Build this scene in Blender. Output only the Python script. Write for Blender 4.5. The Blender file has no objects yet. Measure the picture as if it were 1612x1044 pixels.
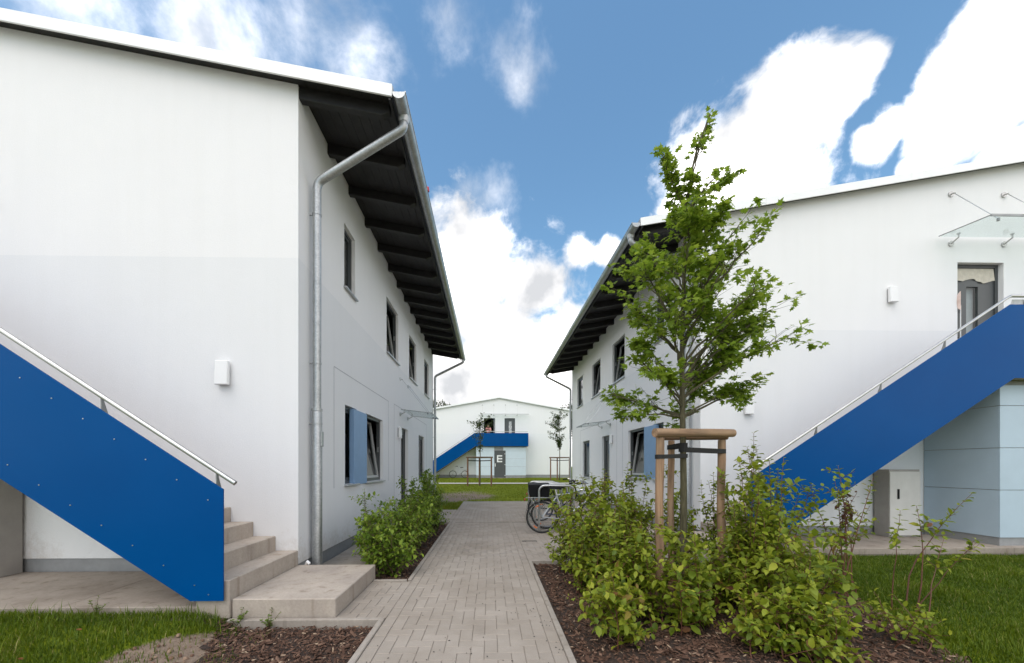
import bpy, bmesh, math, random
import numpy as np
from mathutils import Vector, Matrix, noise as mnoise

SC = bpy.context.scene
COL = SC.collection
R = math.radians
random.seed(11)
RNG = np.random.default_rng(11)

# ------------------------------------------------------------------ camera
cam_d = bpy.data.cameras.new('camera')
cam = bpy.data.objects.new('camera', cam_d)
COL.objects.link(cam)
cam.location = (0, 0, 1.4)
cam.rotation_euler = (R(90), 0, R(-1.0))
cam_d.sensor_fit = 'HORIZONTAL'
cam_d.sensor_width = 36
cam_d.lens = 36 * 590 / 1612
cam_d.shift_x = 24.7 / 1612
cam_d.shift_y = 212.0 / 1612
cam_d.clip_start = 0.05
cam_d.clip_end = 3000
SC.camera = cam

# ------------------------------------------------------------------ sky
SUN_EL, SUN_AZ = R(60), R(205)      # azimuth clockwise from +Y (behind the camera, a little left)
world = bpy.data.worlds.new('World')
SC.world = world
world.use_nodes = True
wn, wl = world.node_tree.nodes, world.node_tree.links
wn.clear()
def N(tree_nodes, kind, **kw):
    n = tree_nodes.new(kind)
    for k, v in kw.items():
        setattr(n, k, v)
    return n
w_out = N(wn, 'ShaderNodeOutputWorld')
w_bg = N(wn, 'ShaderNodeBackground')
sky = N(wn, 'ShaderNodeTexSky', sky_type='NISHITA', sun_disc=False)
sky.sun_elevation = SUN_EL
sky.sun_rotation = SUN_AZ
sky.altitude = 50
sky.air_density = 1.3
sky.dust_density = 0.5
sky.ozone_density = 0.4
SKY_STRENGTH = 0.095
w_bg.inputs['Strength'].default_value = SKY_STRENGTH
tc = N(wn, 'ShaderNodeTexCoord')
def wmath(op, a, b=None, clamp=False):
    n = N(wn, 'ShaderNodeMath', operation=op, use_clamp=clamp)
    for i, v in enumerate((a, b)):
        if v is None: continue
        if isinstance(v, (int, float)): n.inputs[i].default_value = v
        else: wl.new(v, n.inputs[i])
    return n.outputs[0]
# cloud banks: direction, angular size, thickness
CLOUDS = [(0.502,0.637,0.585,0.106,1.00),(0.452,0.695,0.559,0.120,1.00),(0.540,0.593,0.597,0.063,1.00),(0.559,0.565,0.606,0.035,1.00),(0.615,0.590,0.523,0.043,0.80),(0.509,0.708,0.491,0.154,1.00),(0.405,0.755,0.515,0.068,0.80),(0.687,0.502,0.526,0.081,1.00),(0.673,0.541,0.505,0.052,1.00),(0.679,0.469,0.565,0.062,1.00),(0.738,0.512,0.440,0.039,0.90),(0.667,0.577,0.471,0.027,0.60),(-0.062,0.888,0.457,0.184,0.72),(0.085,0.900,0.430,0.135,0.60),(0.015,0.959,0.283,0.239,0.75),(0.193,0.847,0.480,0.045,0.50),(-0.116,0.969,0.220,0.193,1.00),(0.098,0.983,0.157,0.215,1.00),(0.270,0.837,0.476,0.035,0.50),(0.202,0.920,0.335,0.110,0.55),(-0.001,0.806,0.592,0.055,0.35),(0.064,0.703,0.709,0.060,0.30),(-0.077,0.639,0.766,0.060,0.30),(-0.569,0.526,0.633,0.107,0.55),(-0.459,0.583,0.671,0.081,0.55),(-0.239,0.672,0.701,0.083,0.45),(-0.320,0.633,0.705,0.050,0.35)]
def bank(items, spread):
    out = None
    for (cx, cy, cz, cr, ca) in items:
        vd = N(wn, 'ShaderNodeVectorMath', operation='DISTANCE')
        wl.new(tc.outputs['Generated'], vd.inputs[0]); vd.inputs[1].default_value = (cx, cy, cz)
        mr = N(wn, 'ShaderNodeMapRange', clamp=False)
        wl.new(vd.outputs['Value'], mr.inputs['Value'])
        mr.inputs['From Min'].default_value = 0; mr.inputs['From Max'].default_value = cr * spread
        mr.inputs['To Min'].default_value = ca * 0.75; mr.inputs['To Max'].default_value = -0.25
        out = mr.outputs[0] if out is None else wmath('MAXIMUM', out, mr.outputs[0])
    return out
bias = bank([c for c in CLOUDS if c[4] >= 0.5 and c[0] > -0.3], 1.25)
wisp = bank([c for c in CLOUDS if c[4] < 0.5 or c[0] <= -0.3], 2.0)
# the rest of the sky carries the same broken cumulus
lo = N(wn, 'ShaderNodeTexNoise'); lo.inputs['Scale'].default_value = 2.1; lo.inputs['Detail'].default_value = 2
wl.new(tc.outputs['Generated'], lo.inputs['Vector'])
gen = wmath('MULTIPLY', wmath('SUBTRACT', lo.outputs['Fac'], 0.44), 3.2)
clr = N(wn, 'ShaderNodeVectorMath', operation='DISTANCE')
wl.new(tc.outputs['Generated'], clr.inputs[0]); clr.inputs[1].default_value = (0.15, 0.80, 0.58)
mk = N(wn, 'ShaderNodeMapRange'); wl.new(clr.outputs['Value'], mk.inputs['Value'])
mk.inputs['From Min'].default_value = 0.55; mk.inputs['From Max'].default_value = 0.95
mk.inputs['To Min'].default_value = -2.0; mk.inputs['To Max'].default_value = 0.0
bias = wmath('MAXIMUM', bias, wmath('MINIMUM', wmath('ADD', gen, mk.outputs[0]), 0.8))
n1 = N(wn, 'ShaderNodeTexNoise'); n1.inputs['Scale'].default_value = 9; n1.inputs['Detail'].default_value = 9
n1.inputs['Roughness'].default_value = 0.6; n1.inputs['Distortion'].default_value = 0.25
wl.new(tc.outputs['Generated'], n1.inputs['Vector'])
dens = wmath('ADD', bias, wmath('MULTIPLY', wmath('SUBTRACT', n1.outputs['Fac'], 0.5), 1.25))
cov = N(wn, 'ShaderNodeMapRange', interpolation_type='SMOOTHSTEP')
wl.new(dens, cov.inputs['Value']); cov.inputs['From Min'].default_value = -0.10; cov.inputs['From Max'].default_value = 0.24
nw = N(wn, 'ShaderNodeTexNoise'); nw.inputs['Scale'].default_value = 5; nw.inputs['Detail'].default_value = 8; nw.inputs['Roughness'].default_value = 0.62; nw.inputs['Distortion'].default_value = 0.15
wl.new(tc.outputs['Generated'], nw.inputs['Vector'])
wd_ = wmath('ADD', wisp, wmath('MULTIPLY', wmath('SUBTRACT', nw.outputs['Fac'], 0.5), 1.5))
wcov = N(wn, 'ShaderNodeMapRange', interpolation_type='SMOOTHSTEP')
wl.new(wd_, wcov.inputs['Value']); wcov.inputs['From Min'].default_value = -0.1; wcov.inputs['From Max'].default_value = 0.75; wcov.inputs['To Max'].default_value = 0.8
cover = wmath('MAXIMUM', cov.outputs[0], wcov.outputs[0])
# grey undersides and thin edges of the cumulus
n2 = N(wn, 'ShaderNodeTexNoise'); n2.inputs['Scale'].default_value = 6.5; n2.inputs['Detail'].default_value = 7
mp = N(wn, 'ShaderNodeMapping'); mp.inputs['Location'].default_value = (3.1, 0.4, 0.13)
wl.new(tc.outputs['Generated'], mp.inputs['Vector']); wl.new(mp.outputs[0], n2.inputs['Vector'])
cr_ = N(wn, 'ShaderNodeValToRGB')
cr_.color_ramp.elements[0].position = 0.33; cr_.color_ramp.elements[0].color = (0.25, 0.255, 0.265, 1)
cr_.color_ramp.elements[1].position = 0.63; cr_.color_ramp.elements[1].color = (1.0, 0.965, 0.95, 1)
_m = cr_.color_ramp.elements.new(0.46); _m.color = (0.42, 0.415, 0.415, 1)
wl.new(n2.outputs['Fac'], cr_.inputs['Fac'])
CLOUD_GAIN = 1.6
cl = N(wn, 'ShaderNodeVectorMath', operation='SCALE'); wl.new(cr_.outputs['Color'], cl.inputs[0])
cl.inputs['Scale'].default_value = CLOUD_GAIN / SKY_STRENGTH
mixw = N(wn, 'ShaderNodeMix', data_type='RGBA')
wl.new(cover, mixw.inputs['Factor'])
tn = N(wn, 'ShaderNodeMix', data_type='RGBA', blend_type='MULTIPLY'); tn.inputs['Factor'].default_value = 1.0     # white balance of the blue
wl.new(sky.outputs[0], tn.inputs[6]); tn.inputs[7].default_value = (0.78, 1.02, 1.08, 1)
wl.new(tn.outputs[2], mixw.inputs[6]); wl.new(cl.outputs[0], mixw.inputs[7])
wl.new(mixw.outputs[2], w_bg.inputs['Color'])
wl.new(w_bg.outputs[0], w_out.inputs['Surface'])

# ------------------------------------------------------------------ sun
sun_d = bpy.data.lights.new('sun', 'SUN')
sun_d.energy = 0.8
sun_d.angle = R(50)
sun_d.color = (1.0, 0.94, 0.87)
sun = bpy.data.objects.new('sun', sun_d); COL.objects.link(sun)
sdir = Vector((math.sin(SUN_AZ) * math.cos(SUN_EL), math.cos(SUN_AZ) * math.cos(SUN_EL), math.sin(SUN_EL)))
sun.rotation_euler = sdir.to_track_quat('Z', 'Y').to_euler()
sun.location = sdir * 60

vs = SC.view_settings
vs.view_transform = 'Standard'; vs.look = 'None'; vs.gamma = 1.0; vs.use_curve_mapping = False
vs.exposure = 0.90
SC.cycles.max_bounces = 8
SC.cycles.transparent_max_bounces = 16
SC.cycles.use_denoising = True

# ------------------------------------------------------------------ materials
MATS = {}
def new_mat(name):
    m = bpy.data.materials.new(name); m.use_nodes = True
    nt = m.node_tree; b = nt.nodes['Principled BSDF']
    MATS[name] = m
    return m, nt.nodes, nt.links, b
def noise_node(nd, lk, scale, detail=4, rough=0.5, coord='Object'):
    t = nd.new('ShaderNodeTexCoord'); n = nd.new('ShaderNodeTexNoise')
    n.inputs['Scale'].default_value = scale; n.inputs['Detail'].default_value = detail
    n.inputs['Roughness'].default_value = rough
    lk.new(t.outputs[coord], n.inputs['Vector'])
    return n
def ramp(nd, lk, src, stops):
    r = nd.new('ShaderNodeValToRGB'); e = r.color_ramp.elements
    while len(e) < len(stops): e.new(0.5)
    for el, (p, c) in zip(e, stops):
        el.position = p; el.color = (*c, 1)
    lk.new(src, r.inputs['Fac'])
    return r.outputs['Color']
def add_bump(nd, lk, b, src, strength, dist=0.01):
    bp = nd.new('ShaderNodeBump'); bp.inputs['Strength'].default_value = strength; bp.inputs['Distance'].default_value = dist
    lk.new(src, bp.inputs['Height']); lk.new(bp.outputs[0], b.inputs['Normal'])
def simple(name, c, rough=0.6, metal=0.0, var=0.12, vscale=6.0, bump=0.0, bscale=60.0, bdist=0.004, spec=0.5):
    m, nd, lk, b = new_mat(name)
    n = noise_node(nd, lk, vscale, 5, 0.6)
    lo_ = tuple(max(0, x * (1 - var)) for x in c); hi_ = tuple(min(1, x * (1 + var)) for x in c)
    lk.new(ramp(nd, lk, n.outputs['Fac'], [(0.3, lo_), (0.7, hi_)]), b.inputs['Base Color'])
    b.inputs['Roughness'].default_value = rough; b.inputs['Metallic'].default_value = metal
    b.inputs['Specular IOR Level'].default_value = spec
    if bump:
        n2_ = noise_node(nd, lk, bscale, 4, 0.6)
        add_bump(nd, lk, b, n2_.outputs['Fac'], bump, bdist)
    return m

def stucco(name, upper, lower, split):
    """rendered wall with two paint tones that meet at a height"""
    m, nd, lk, b = new_mat(name)
    g = nd.new('ShaderNodeNewGeometry'); sp = nd.new('ShaderNodeSeparateXYZ'); lk.new(g.outputs['Position'], sp.inputs[0])
    gt = nd.new('ShaderNodeMath'); gt.operation = 'GREATER_THAN'; gt.inputs[1].default_value = split; lk.new(sp.outputs['Z'], gt.inputs[0])
    n = noise_node(nd, lk, 0.9, 6, 0.6)
    cu = ramp(nd, lk, n.outputs['Fac'], [(0.3, tuple(v * 0.98 for v in upper)), (0.7, upper)])
    cl_ = ramp(nd, lk, n.outputs['Fac'], [(0.3, tuple(v * 0.98 for v in lower)), (0.7, lower)])
    mx = nd.new('ShaderNodeMix'); mx.data_type = 'RGBA'
    lk.new(gt.outputs[0], mx.inputs['Factor']); lk.new(cl_, mx.inputs[6]); lk.new(cu, mx.inputs[7])
    # faint vertical rain streaks and splash dirt specks
    t = nd.new('ShaderNodeTexCoord'); mpn = nd.new('ShaderNodeMapping'); mpn.inputs['Scale'].default_value = (5, 5, 0.25)
    ns = nd.new('ShaderNodeTexNoise'); ns.inputs['Scale'].default_value = 1.4; ns.inputs['Detail'].default_value = 6
    lk.new(t.outputs['Object'], mpn.inputs[0]); lk.new(mpn.outputs[0], ns.inputs['Vector'])
    st = ramp(nd, lk, ns.outputs['Fac'], [(0.30, (0.93, 0.925, 0.91)), (0.55, (1, 1, 1))])
    mu = nd.new('ShaderNodeMix'); mu.data_type = 'RGBA'; mu.blend_type = 'MULTIPLY'; mu.inputs['Factor'].default_value = 0.16
    lk.new(mx.outputs[2], mu.inputs[6]); lk.new(st, mu.inputs[7])
    # soil splashed up by rain: ragged brown specks over the lowest half metre
    spl = noise_node(nd, lk, 16, 8, 0.75); spb = noise_node(nd, lk, 1.3, 3, 0.5)
    mr_ = nd.new('ShaderNodeMapRange'); mr_.inputs['From Min'].default_value = 0.15; mr_.inputs['From Max'].default_value = 0.75; mr_.inputs['To Min'].default_value = 0.30; mr_.inputs['To Max'].default_value = -0.25
    lk.new(sp.outputs['Z'], mr_.inputs['Value'])
    a1 = nd.new('ShaderNodeMath'); a1.operation = 'ADD'; lk.new(spl.outputs['Fac'], a1.inputs[0]); lk.new(mr_.outputs[0], a1.inputs[1])
    a2 = nd.new('ShaderNodeMath'); a2.operation = 'MULTIPLY'; lk.new(a1.outputs[0], a2.inputs[0]); lk.new(spb.outputs['Fac'], a2.inputs[1])
    sf = ramp(nd, lk, a2.outputs[0], [(0.27, (0, 0, 0)), (0.48, (0.38, 0.38, 0.38))])
    md = nd.new('ShaderNodeMix'); md.data_type = 'RGBA'; lk.new(sf, md.inputs['Factor']); lk.new(mu.outputs[2], md.inputs[6]); md.inputs[7].default_value = (0.42, 0.35, 0.28, 1)
    lk.new(md.outputs[2], b.inputs['Base Color'])
    b.inputs['Roughness'].default_value = 0.9; b.inputs['Specular IOR Level'].default_value = 0.2
    n2_ = noise_node(nd, lk, 130, 3, 0.7)
    n3_ = noise_node(nd, lk, 3.5, 4, 0.6)
    ad = nd.new('ShaderNodeMath'); ad.operation = 'MULTIPLY_ADD'; ad.inputs[1].default_value = 0.9
    lk.new(n3_.outputs['Fac'], ad.inputs[0]); lk.new(n2_.outputs['Fac'], ad.inputs[2])
    add_bump(nd, lk, b, ad.outputs[0], 0.5, 0.007)
    return m
stucco('render_paint', (0.838, 0.832, 0.836), (0.79, 0.792, 0.803), 4.0)
stucco('render_paint_far', (0.825, 0.825, 0.83), (0.80, 0.81, 0.82), 4.37)
simple('plinth', (0.27, 0.275, 0.28), 0.85, var=0.12, bump=0.2, bscale=90)
simple('groove', (0.42, 0.43, 0.45), 0.8)
simple('facade_blue', (0.20, 0.33, 0.52), 0.55, var=0.04)
simple('dark_wood', (0.012, 0.011, 0.011), 0.55, var=0.35, vscale=9, bump=0.15, bscale=40)
simple('soffit', (0.018, 0.017, 0.017), 0.6, var=0.3, vscale=5)
simple('verge_white', (0.86, 0.865, 0.87), 0.4, var=0.04, vscale=2.0)
simple('roof_sheet', (0.35, 0.36, 0.37), 0.4, metal=0.6)
simple('window_frame', (0.055, 0.06, 0.062), 0.4, var=0.05)
simple('sash_grey', (0.42, 0.42, 0.41), 0.45, var=0.05)
simple('sill', (0.45, 0.46, 0.47), 0.4, metal=0.5, var=0.05)
simple('steel', (0.50, 0.50, 0.49), 0.33, metal=0.9, var=0.1)
simple('steel_dark', (0.30, 0.31, 0.31), 0.45, metal=0.7, var=0.12)
simple('curtain', (0.55, 0.50, 0.42), 0.9, var=0.1, vscale=14)
simple('curtain_white', (0.66, 0.66, 0.66), 0.9, var=0.06, vscale=14)
simple('lamp_white', (0.80, 0.80, 0.80), 0.4, var=0.02)
simple('cabinet_light', (0.60, 0.585, 0.56), 0.5, var=0.05)
simple('cabinet_grey', (0.33, 0.31, 0.29), 0.55, var=0.08)
simple('cladding', (0.42, 0.525, 0.62), 0.5, var=0.03, vscale=3)
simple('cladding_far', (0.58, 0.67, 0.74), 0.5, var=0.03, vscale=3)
simple('black_plastic', (0.010, 0.010, 0.011), 0.7, spec=0.2)
simple('black_strap', (0.010, 0.010, 0.010), 0.7, bump=0.2, bscale=200)
simple('rubber', (0.018, 0.018, 0.018), 0.8)
simple('chrome', (0.62, 0.62, 0.62), 0.25, metal=1.0, var=0.04)
simple('bike_silver', (0.42, 0.43, 0.45), 0.35, metal=0.5)
simple('bike_white', (0.62, 0.62, 0.60), 0.4)
simple('bike_blue', (0.02, 0.04, 0.10), 0.35)
simple('orange', (0.75, 0.17, 0.02), 0.4)
simple('red', (0.45, 0.02, 0.02), 0.4)
simple('door_grey', (0.075, 0.08, 0.082), 0.45, var=0.05)
simple('sign_white', (0.80, 0.80, 0.80), 0.5, var=0.02)
simple('skin', (0.45, 0.24, 0.16), 0.6)
simple('pink_cloth', (0.62, 0.27, 0.26), 0.85)
simple('pale_pink', (0.66, 0.52, 0.47), 0.9)
simple('dark_cloth', (0.03, 0.03, 0.05), 0.85)
simple('hair', (0.015, 0.010, 0.008), 0.6)
simple('dry_leaf', (0.30, 0.12, 0.04), 0.8, var=0.3)
simple('debris', (0.03, 0.024, 0.02), 0.9, var=0.4)
simple('iron', (0.06, 0.055, 0.05), 0.6, metal=0.4, var=0.3)

def blue_panel():
    m, nd, lk, b = new_mat('blue_panel')
    n = noise_node(nd, lk, 1.1, 4, 0.5)
    lk.new(ramp(nd, lk, n.outputs['Fac'], [(0.3, (0.000, 0.061, 0.225)), (0.7, (0.000, 0.068, 0.245))]), b.inputs['Base Color'])
    n2_ = noise_node(nd, lk, 3.0, 5, 0.6)
    lk.new(ramp(nd, lk, n2_.outputs['Fac'], [(0.3, (0.20,) * 3), (0.75, (0.26,) * 3)]), b.inputs['Roughness'])
    b.inputs['Specular IOR Level'].default_value = 0.07
    n3_ = noise_node(nd, lk, 1.6, 2, 0.4)
    add_bump(nd, lk, b, n3_.outputs['Fac'], 0.05, 0.02)
blue_panel()

def zinc():
    m, nd, lk, b = new_mat('zinc')
    v = nd.new('ShaderNodeTexVoronoi'); v.inputs['Scale'].default_value = 55
    t = nd.new('ShaderNodeTexCoord'); lk.new(t.outputs['Object'], v.inputs['Vector'])
    n = noise_node(nd, lk, 7, 5, 0.6)
    mx = nd.new('ShaderNodeMix'); mx.data_type = 'RGBA'; mx.inputs['Factor'].default_value = 0.35
    lk.new(ramp(nd, lk, n.outputs['Fac'], [(0.3, (0.33, 0.345, 0.35)), (0.7, (0.47, 0.48, 0.48))]), mx.inputs[6])
    lk.new(ramp(nd, lk, v.outputs['Color'], [(0.2, (0.32, 0.33, 0.34)), (0.8, (0.55, 0.56, 0.56))]), mx.inputs[7])
    lk.new(mx.outputs[2], b.inputs['Base Color'])
    b.inputs['Metallic'].default_value = 0.75; b.inputs['Roughness'].default_value = 0.42
zinc()

def concrete(name, c, stain, var=0.16, s=1.0):
    m, nd, lk, b = new_mat(name)
    n = noise_node(nd, lk, 2.2 * s, 8, 0.65); n2_ = noise_node(nd, lk, 42, 5, 0.7)
    a = ramp(nd, lk, n.outputs['Fac'], [(0.28, stain), (0.48, tuple(v * (1 - var / 2) for v in c)), (0.75, tuple(min(1, v * (1 + var / 2)) for v in c))])
    d = ramp(nd, lk, n2_.outputs['Fac'], [(0.3, (0.86,) * 3), (0.7, (1.05,) * 3)])
    mu = nd.new('ShaderNodeMix'); mu.data_type = 'RGBA'; mu.blend_type = 'MULTIPLY'; mu.inputs['Factor'].default_value = 1
    lk.new(a, mu.inputs[6]); lk.new(d, mu.inputs[7])
    # water marks: narrow runs down the faces and blotches on top
    t_ = nd.new('ShaderNodeTexCoord'); m_ = nd.new('ShaderNodeMapping'); m_.inputs['Scale'].default_value = (9, 9, 0.7)
    ws = nd.new('ShaderNodeTexNoise'); ws.inputs['Scale'].default_value = 1; ws.inputs['Detail'].default_value = 5
    lk.new(t_.outputs['Object'], m_.inputs[0]); lk.new(m_.outputs[0], ws.inputs['Vector'])
    wc = ramp(nd, lk, ws.outputs['Fac'], [(0.30, (0.62, 0.58, 0.53)), (0.40, (0.93, 0.92, 0.91)), (0.55, (1, 1, 1))])
    mw = nd.new('ShaderNodeMix'); mw.data_type = 'RGBA'; mw.blend_type = 'MULTIPLY'; mw.inputs['Factor'].default_value = 0.75
    lk.new(mu.outputs[2], mw.inputs[6]); lk.new(wc, mw.inputs[7]); lk.new(mw.outputs[2], b.inputs['Base Color'])
    b.inputs['Roughness'].default_value = 0.9; b.inputs['Specular IOR Level'].default_value = 0.25
    add_bump(nd, lk, b, n2_.outputs['Fac'], 0.3, 0.004)
concrete('concrete_step', (0.47, 0.405, 0.345), (0.36, 0.31, 0.27))
concrete('concrete_slab', (0.36, 0.31, 0.265), (0.23, 0.19, 0.155), 0.2, 0.8)
concrete('kerb', (0.38, 0.335, 0.29), (0.28, 0.245, 0.21))
concrete('joint_sand', (0.24, 0.208, 0.175), (0.18, 0.155, 0.13))
concrete('footpath', (0.50, 0.47, 0.41), (0.42, 0.39, 0.33))

def paver_mat():
    m, nd, lk, b = new_mat('paver')
    at = nd.new('ShaderNodeAttribute'); at.attribute_name = 'tint'
    oi = nd.new('ShaderNodeObjectInfo')
    ad = nd.new('ShaderNodeMath'); ad.operation = 'ADD'; lk.new(at.outputs['Fac'], ad.inputs[0]); lk.new(oi.outputs['Random'], ad.inputs[1])
    fr = nd.new('ShaderNodeMath'); fr.operation = 'FRACT'; lk.new(ad.outputs[0], fr.inputs[0])
    c = ramp(nd, lk, fr.outputs[0], [(0.0, (0.335, 0.292, 0.25)), (0.5, (0.352, 0.307, 0.263)), (1.0, (0.372, 0.325, 0.28))])
    g = nd.new('ShaderNodeNewGeometry')
    n = nd.new('ShaderNodeTexNoise'); n.inputs['Scale'].default_value = 1.3; n.inputs['Detail'].default_value = 8; n.inputs['Roughness'].default_value = 0.65
    n2_ = nd.new('ShaderNodeTexNoise'); n2_.inputs['Scale'].default_value = 160; n2_.inputs['Detail'].default_value = 4
    lk.new(g.outputs['Position'], n.inputs['Vector']); lk.new(g.outputs['Position'], n2_.inputs['Vector'])
    mu = nd.new('ShaderNodeMix'); mu.data_type = 'RGBA'; mu.blend_type = 'MULTIPLY'; mu.inputs['Factor'].default_value = 1
    d = ramp(nd, lk, n.outputs['Fac'], [(0.3, (0.80, 0.78, 0.75)), (0.6, (1.03, 1.03, 1.03))])
    lk.new(c, mu.inputs[6]); lk.new(d, mu.inputs[7])
    mu2 = nd.new('ShaderNodeMix'); mu2.data_type = 'RGBA'; mu2.blend_type = 'MULTIPLY'; mu2.inputs['Factor'].default_value = 1
    d2 = ramp(nd, lk, n2_.outputs['Fac'], [(0.3, (0.88,) * 3), (0.7, (1.06,) * 3)])
    lk.new(mu.outputs[2], mu2.inputs[6]); lk.new(d2, mu2.inputs[7])
    lk.new(mu2.outputs[2], b.inputs['Base Color'])
    b.inputs['Roughness'].default_value = 0.88; b.inputs['Specular IOR Level'].default_value = 0.25
    add_bump(nd, lk, b, n2_.outputs['Fac'], 0.25, 0.002)
paver_mat()

def ground_mat():
    m, nd, lk, b = new_mat('ground')
    at = nd.new('ShaderNodeAttribute'); at.attribute_name = 'soil'
    n = noise_node(nd, lk, 3.0, 8, 0.7); n2_ = noise_node(nd, lk, 30, 6, 0.7); n4 = noise_node(nd, lk, 0.5, 5, 0.6)
    ad = nd.new('ShaderNodeMath'); ad.operation = 'MULTIPLY_ADD'; ad.inputs[1].default_value = 0.7
    lk.new(n.outputs['Fac'], ad.inputs[0]); lk.new(at.outputs['Fac'], ad.inputs[2])
    f = ramp(nd, lk, ad.outputs[0], [(0.66, (0, 0, 0)), (0.86, (1, 1, 1))])
    gr = ramp(nd, lk, n4.outputs['Fac'], [(0.3, (0.11, 0.15, 0.008)), (0.7, (0.19, 0.225, 0.014))])  # turf colour raised so the far lawn looks sunlit
    so = ramp(nd, lk, n2_.outputs['Fac'], [(0.25, (0.14, 0.10, 0.072)), (0.5, (0.24, 0.18, 0.135)), (0.8, (0.33, 0.26, 0.20))])
    mx = nd.new('ShaderNodeMix'); mx.data_type = 'RGBA'
    lk.new(f, mx.inputs['Factor']); lk.new(gr, mx.inputs[6]); lk.new(so, mx.inputs[7])
    lk.new(mx.outputs[2], b.inputs['Base Color'])
    b.inputs['Roughness'].default_value = 0.95; b.inputs['Specular IOR Level'].default_value = 0.1
    add_bump(nd, lk, b, n2_.outputs['Fac'], 0.6, 0.03)
ground_mat()

def tinted(name, stops, rough=0.6, trans=0.0, spec=0.3, attr='tint'):
    m, nd, lk, b = new_mat(name)
    at = nd.new('ShaderNodeAttribute'); at.attribute_name = attr
    oi = nd.new('ShaderNodeObjectInfo')
    ad = nd.new('ShaderNodeMath'); ad.operation = 'MULTIPLY_ADD'; ad.inputs[1].default_value = 1.0
    # single leaves carry tint 0 and take the object's random value, joined leaves carry their own
    gtn = nd.new('ShaderNodeMath'); gtn.operation = 'LESS_THAN'; gtn.inputs[1].default_value = 0.001
    lk.new(at.outputs['Fac'], gtn.inputs[0])
    lk.new(gtn.outputs[0], ad.inputs[0]); lk.new(oi.outputs['Random'], ad.inputs[1]); lk.new(at.outputs['Fac'], ad.inputs[2])
    c = ramp(nd, lk, ad.outputs[0], stops)
    lk.new(c, b.inputs['Base Color'])
    b.inputs['Roughness'].default_value = rough; b.inputs['Specular IOR Level'].default_value = spec
    if trans:
        tr = nd.new('ShaderNodeBsdfTranslucent'); ms = nd.new('ShaderNodeMixShader'); ms.inputs[0].default_value = trans
        hs = nd.new('ShaderNodeHueSaturation'); hs.inputs['Value'].default_value = 1.25; hs.inputs['Hue'].default_value = 0.49
        lk.new(c, hs.inputs['Color']); lk.new(hs.outputs[0], tr.inputs['Color'])
        o = nd['Material Output']
        lk.new(b.outputs[0], ms.inputs[1]); lk.new(tr.outputs[0], ms.inputs[2]); lk.new(ms.outputs[0], o.inputs['Surface'])
    return m
tinted('maple_leaf', [(0.0, (0.105, 0.18, 0.015)), (0.5, (0.19, 0.29, 0.028)), (1.0, (0.32, 0.41, 0.05))], 0.45, 0.5)
tinted('dogwood_leaf', [(0.0, (0.085, 0.135, 0.012)), (0.45, (0.175, 0.235, 0.018)), (0.80, (0.28, 0.325, 0.027)), (0.93, (0.37, 0.39, 0.04)), (0.97, (0.17, 0.075, 0.03)), (1.0, (0.12, 0.045, 0.03))], 0.5, 0.35)
tinted('hornbeam_leaf', [(0.0, (0.065, 0.125, 0.012)), (0.5, (0.135, 0.22, 0.02)), (0.9, (0.25, 0.335, 0.035)), (1.0, (0.36, 0.41, 0.07))], 0.5, 0.35)
tinted('red_leaf', [(0.0, (0.10, 0.035, 0.03)), (0.6, (0.14, 0.07, 0.035)), (1.0, (0.13, 0.16, 0.03))], 0.5, 0.3)
tinted('far_leaf', [(0.0, (0.03, 0.05, 0.012)), (0.6, (0.06, 0.085, 0.022)), (1.0, (0.11, 0.13, 0.05))], 0.6, 0.25)
tinted('grass_blade', [(0.0, (0.046, 0.086, 0.004)), (0.5, (0.088, 0.142, 0.005)), (0.9, (0.17, 0.22, 0.010)), (1.0, (0.33, 0.29, 0.10))], 0.6, 0.3)
tinted('sunlit_far_grass', [(0.0, (0.08, 0.115, 0.006)), (0.5, (0.15, 0.19, 0.010)), (1.0, (0.26, 0.27, 0.03))], 0.6, 0.3)  # far lawn blades, sunlight painted in as a brighter green
tinted('bark_chip', [(0.0, (0.042, 0.022, 0.014)), (0.5, (0.115, 0.062, 0.041)), (0.85, (0.21, 0.125, 0.085)), (1.0, (0.36, 0.26, 0.18))], 0.9)
simple('mulch_soil', (0.045, 0.028, 0.020), 0.95, var=0.5, vscale=40, bump=0.8, bscale=60, bdist=0.02)
simple('red_stem', (0.13, 0.048, 0.028), 0.6, var=0.3, vscale=12)
simple('stake_dark', (0.17, 0.085, 0.05), 0.8, var=0.3, vscale=10)
simple('brown_stem', (0.13, 0.085, 0.05), 0.8, var=0.3, vscale=14)

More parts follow.
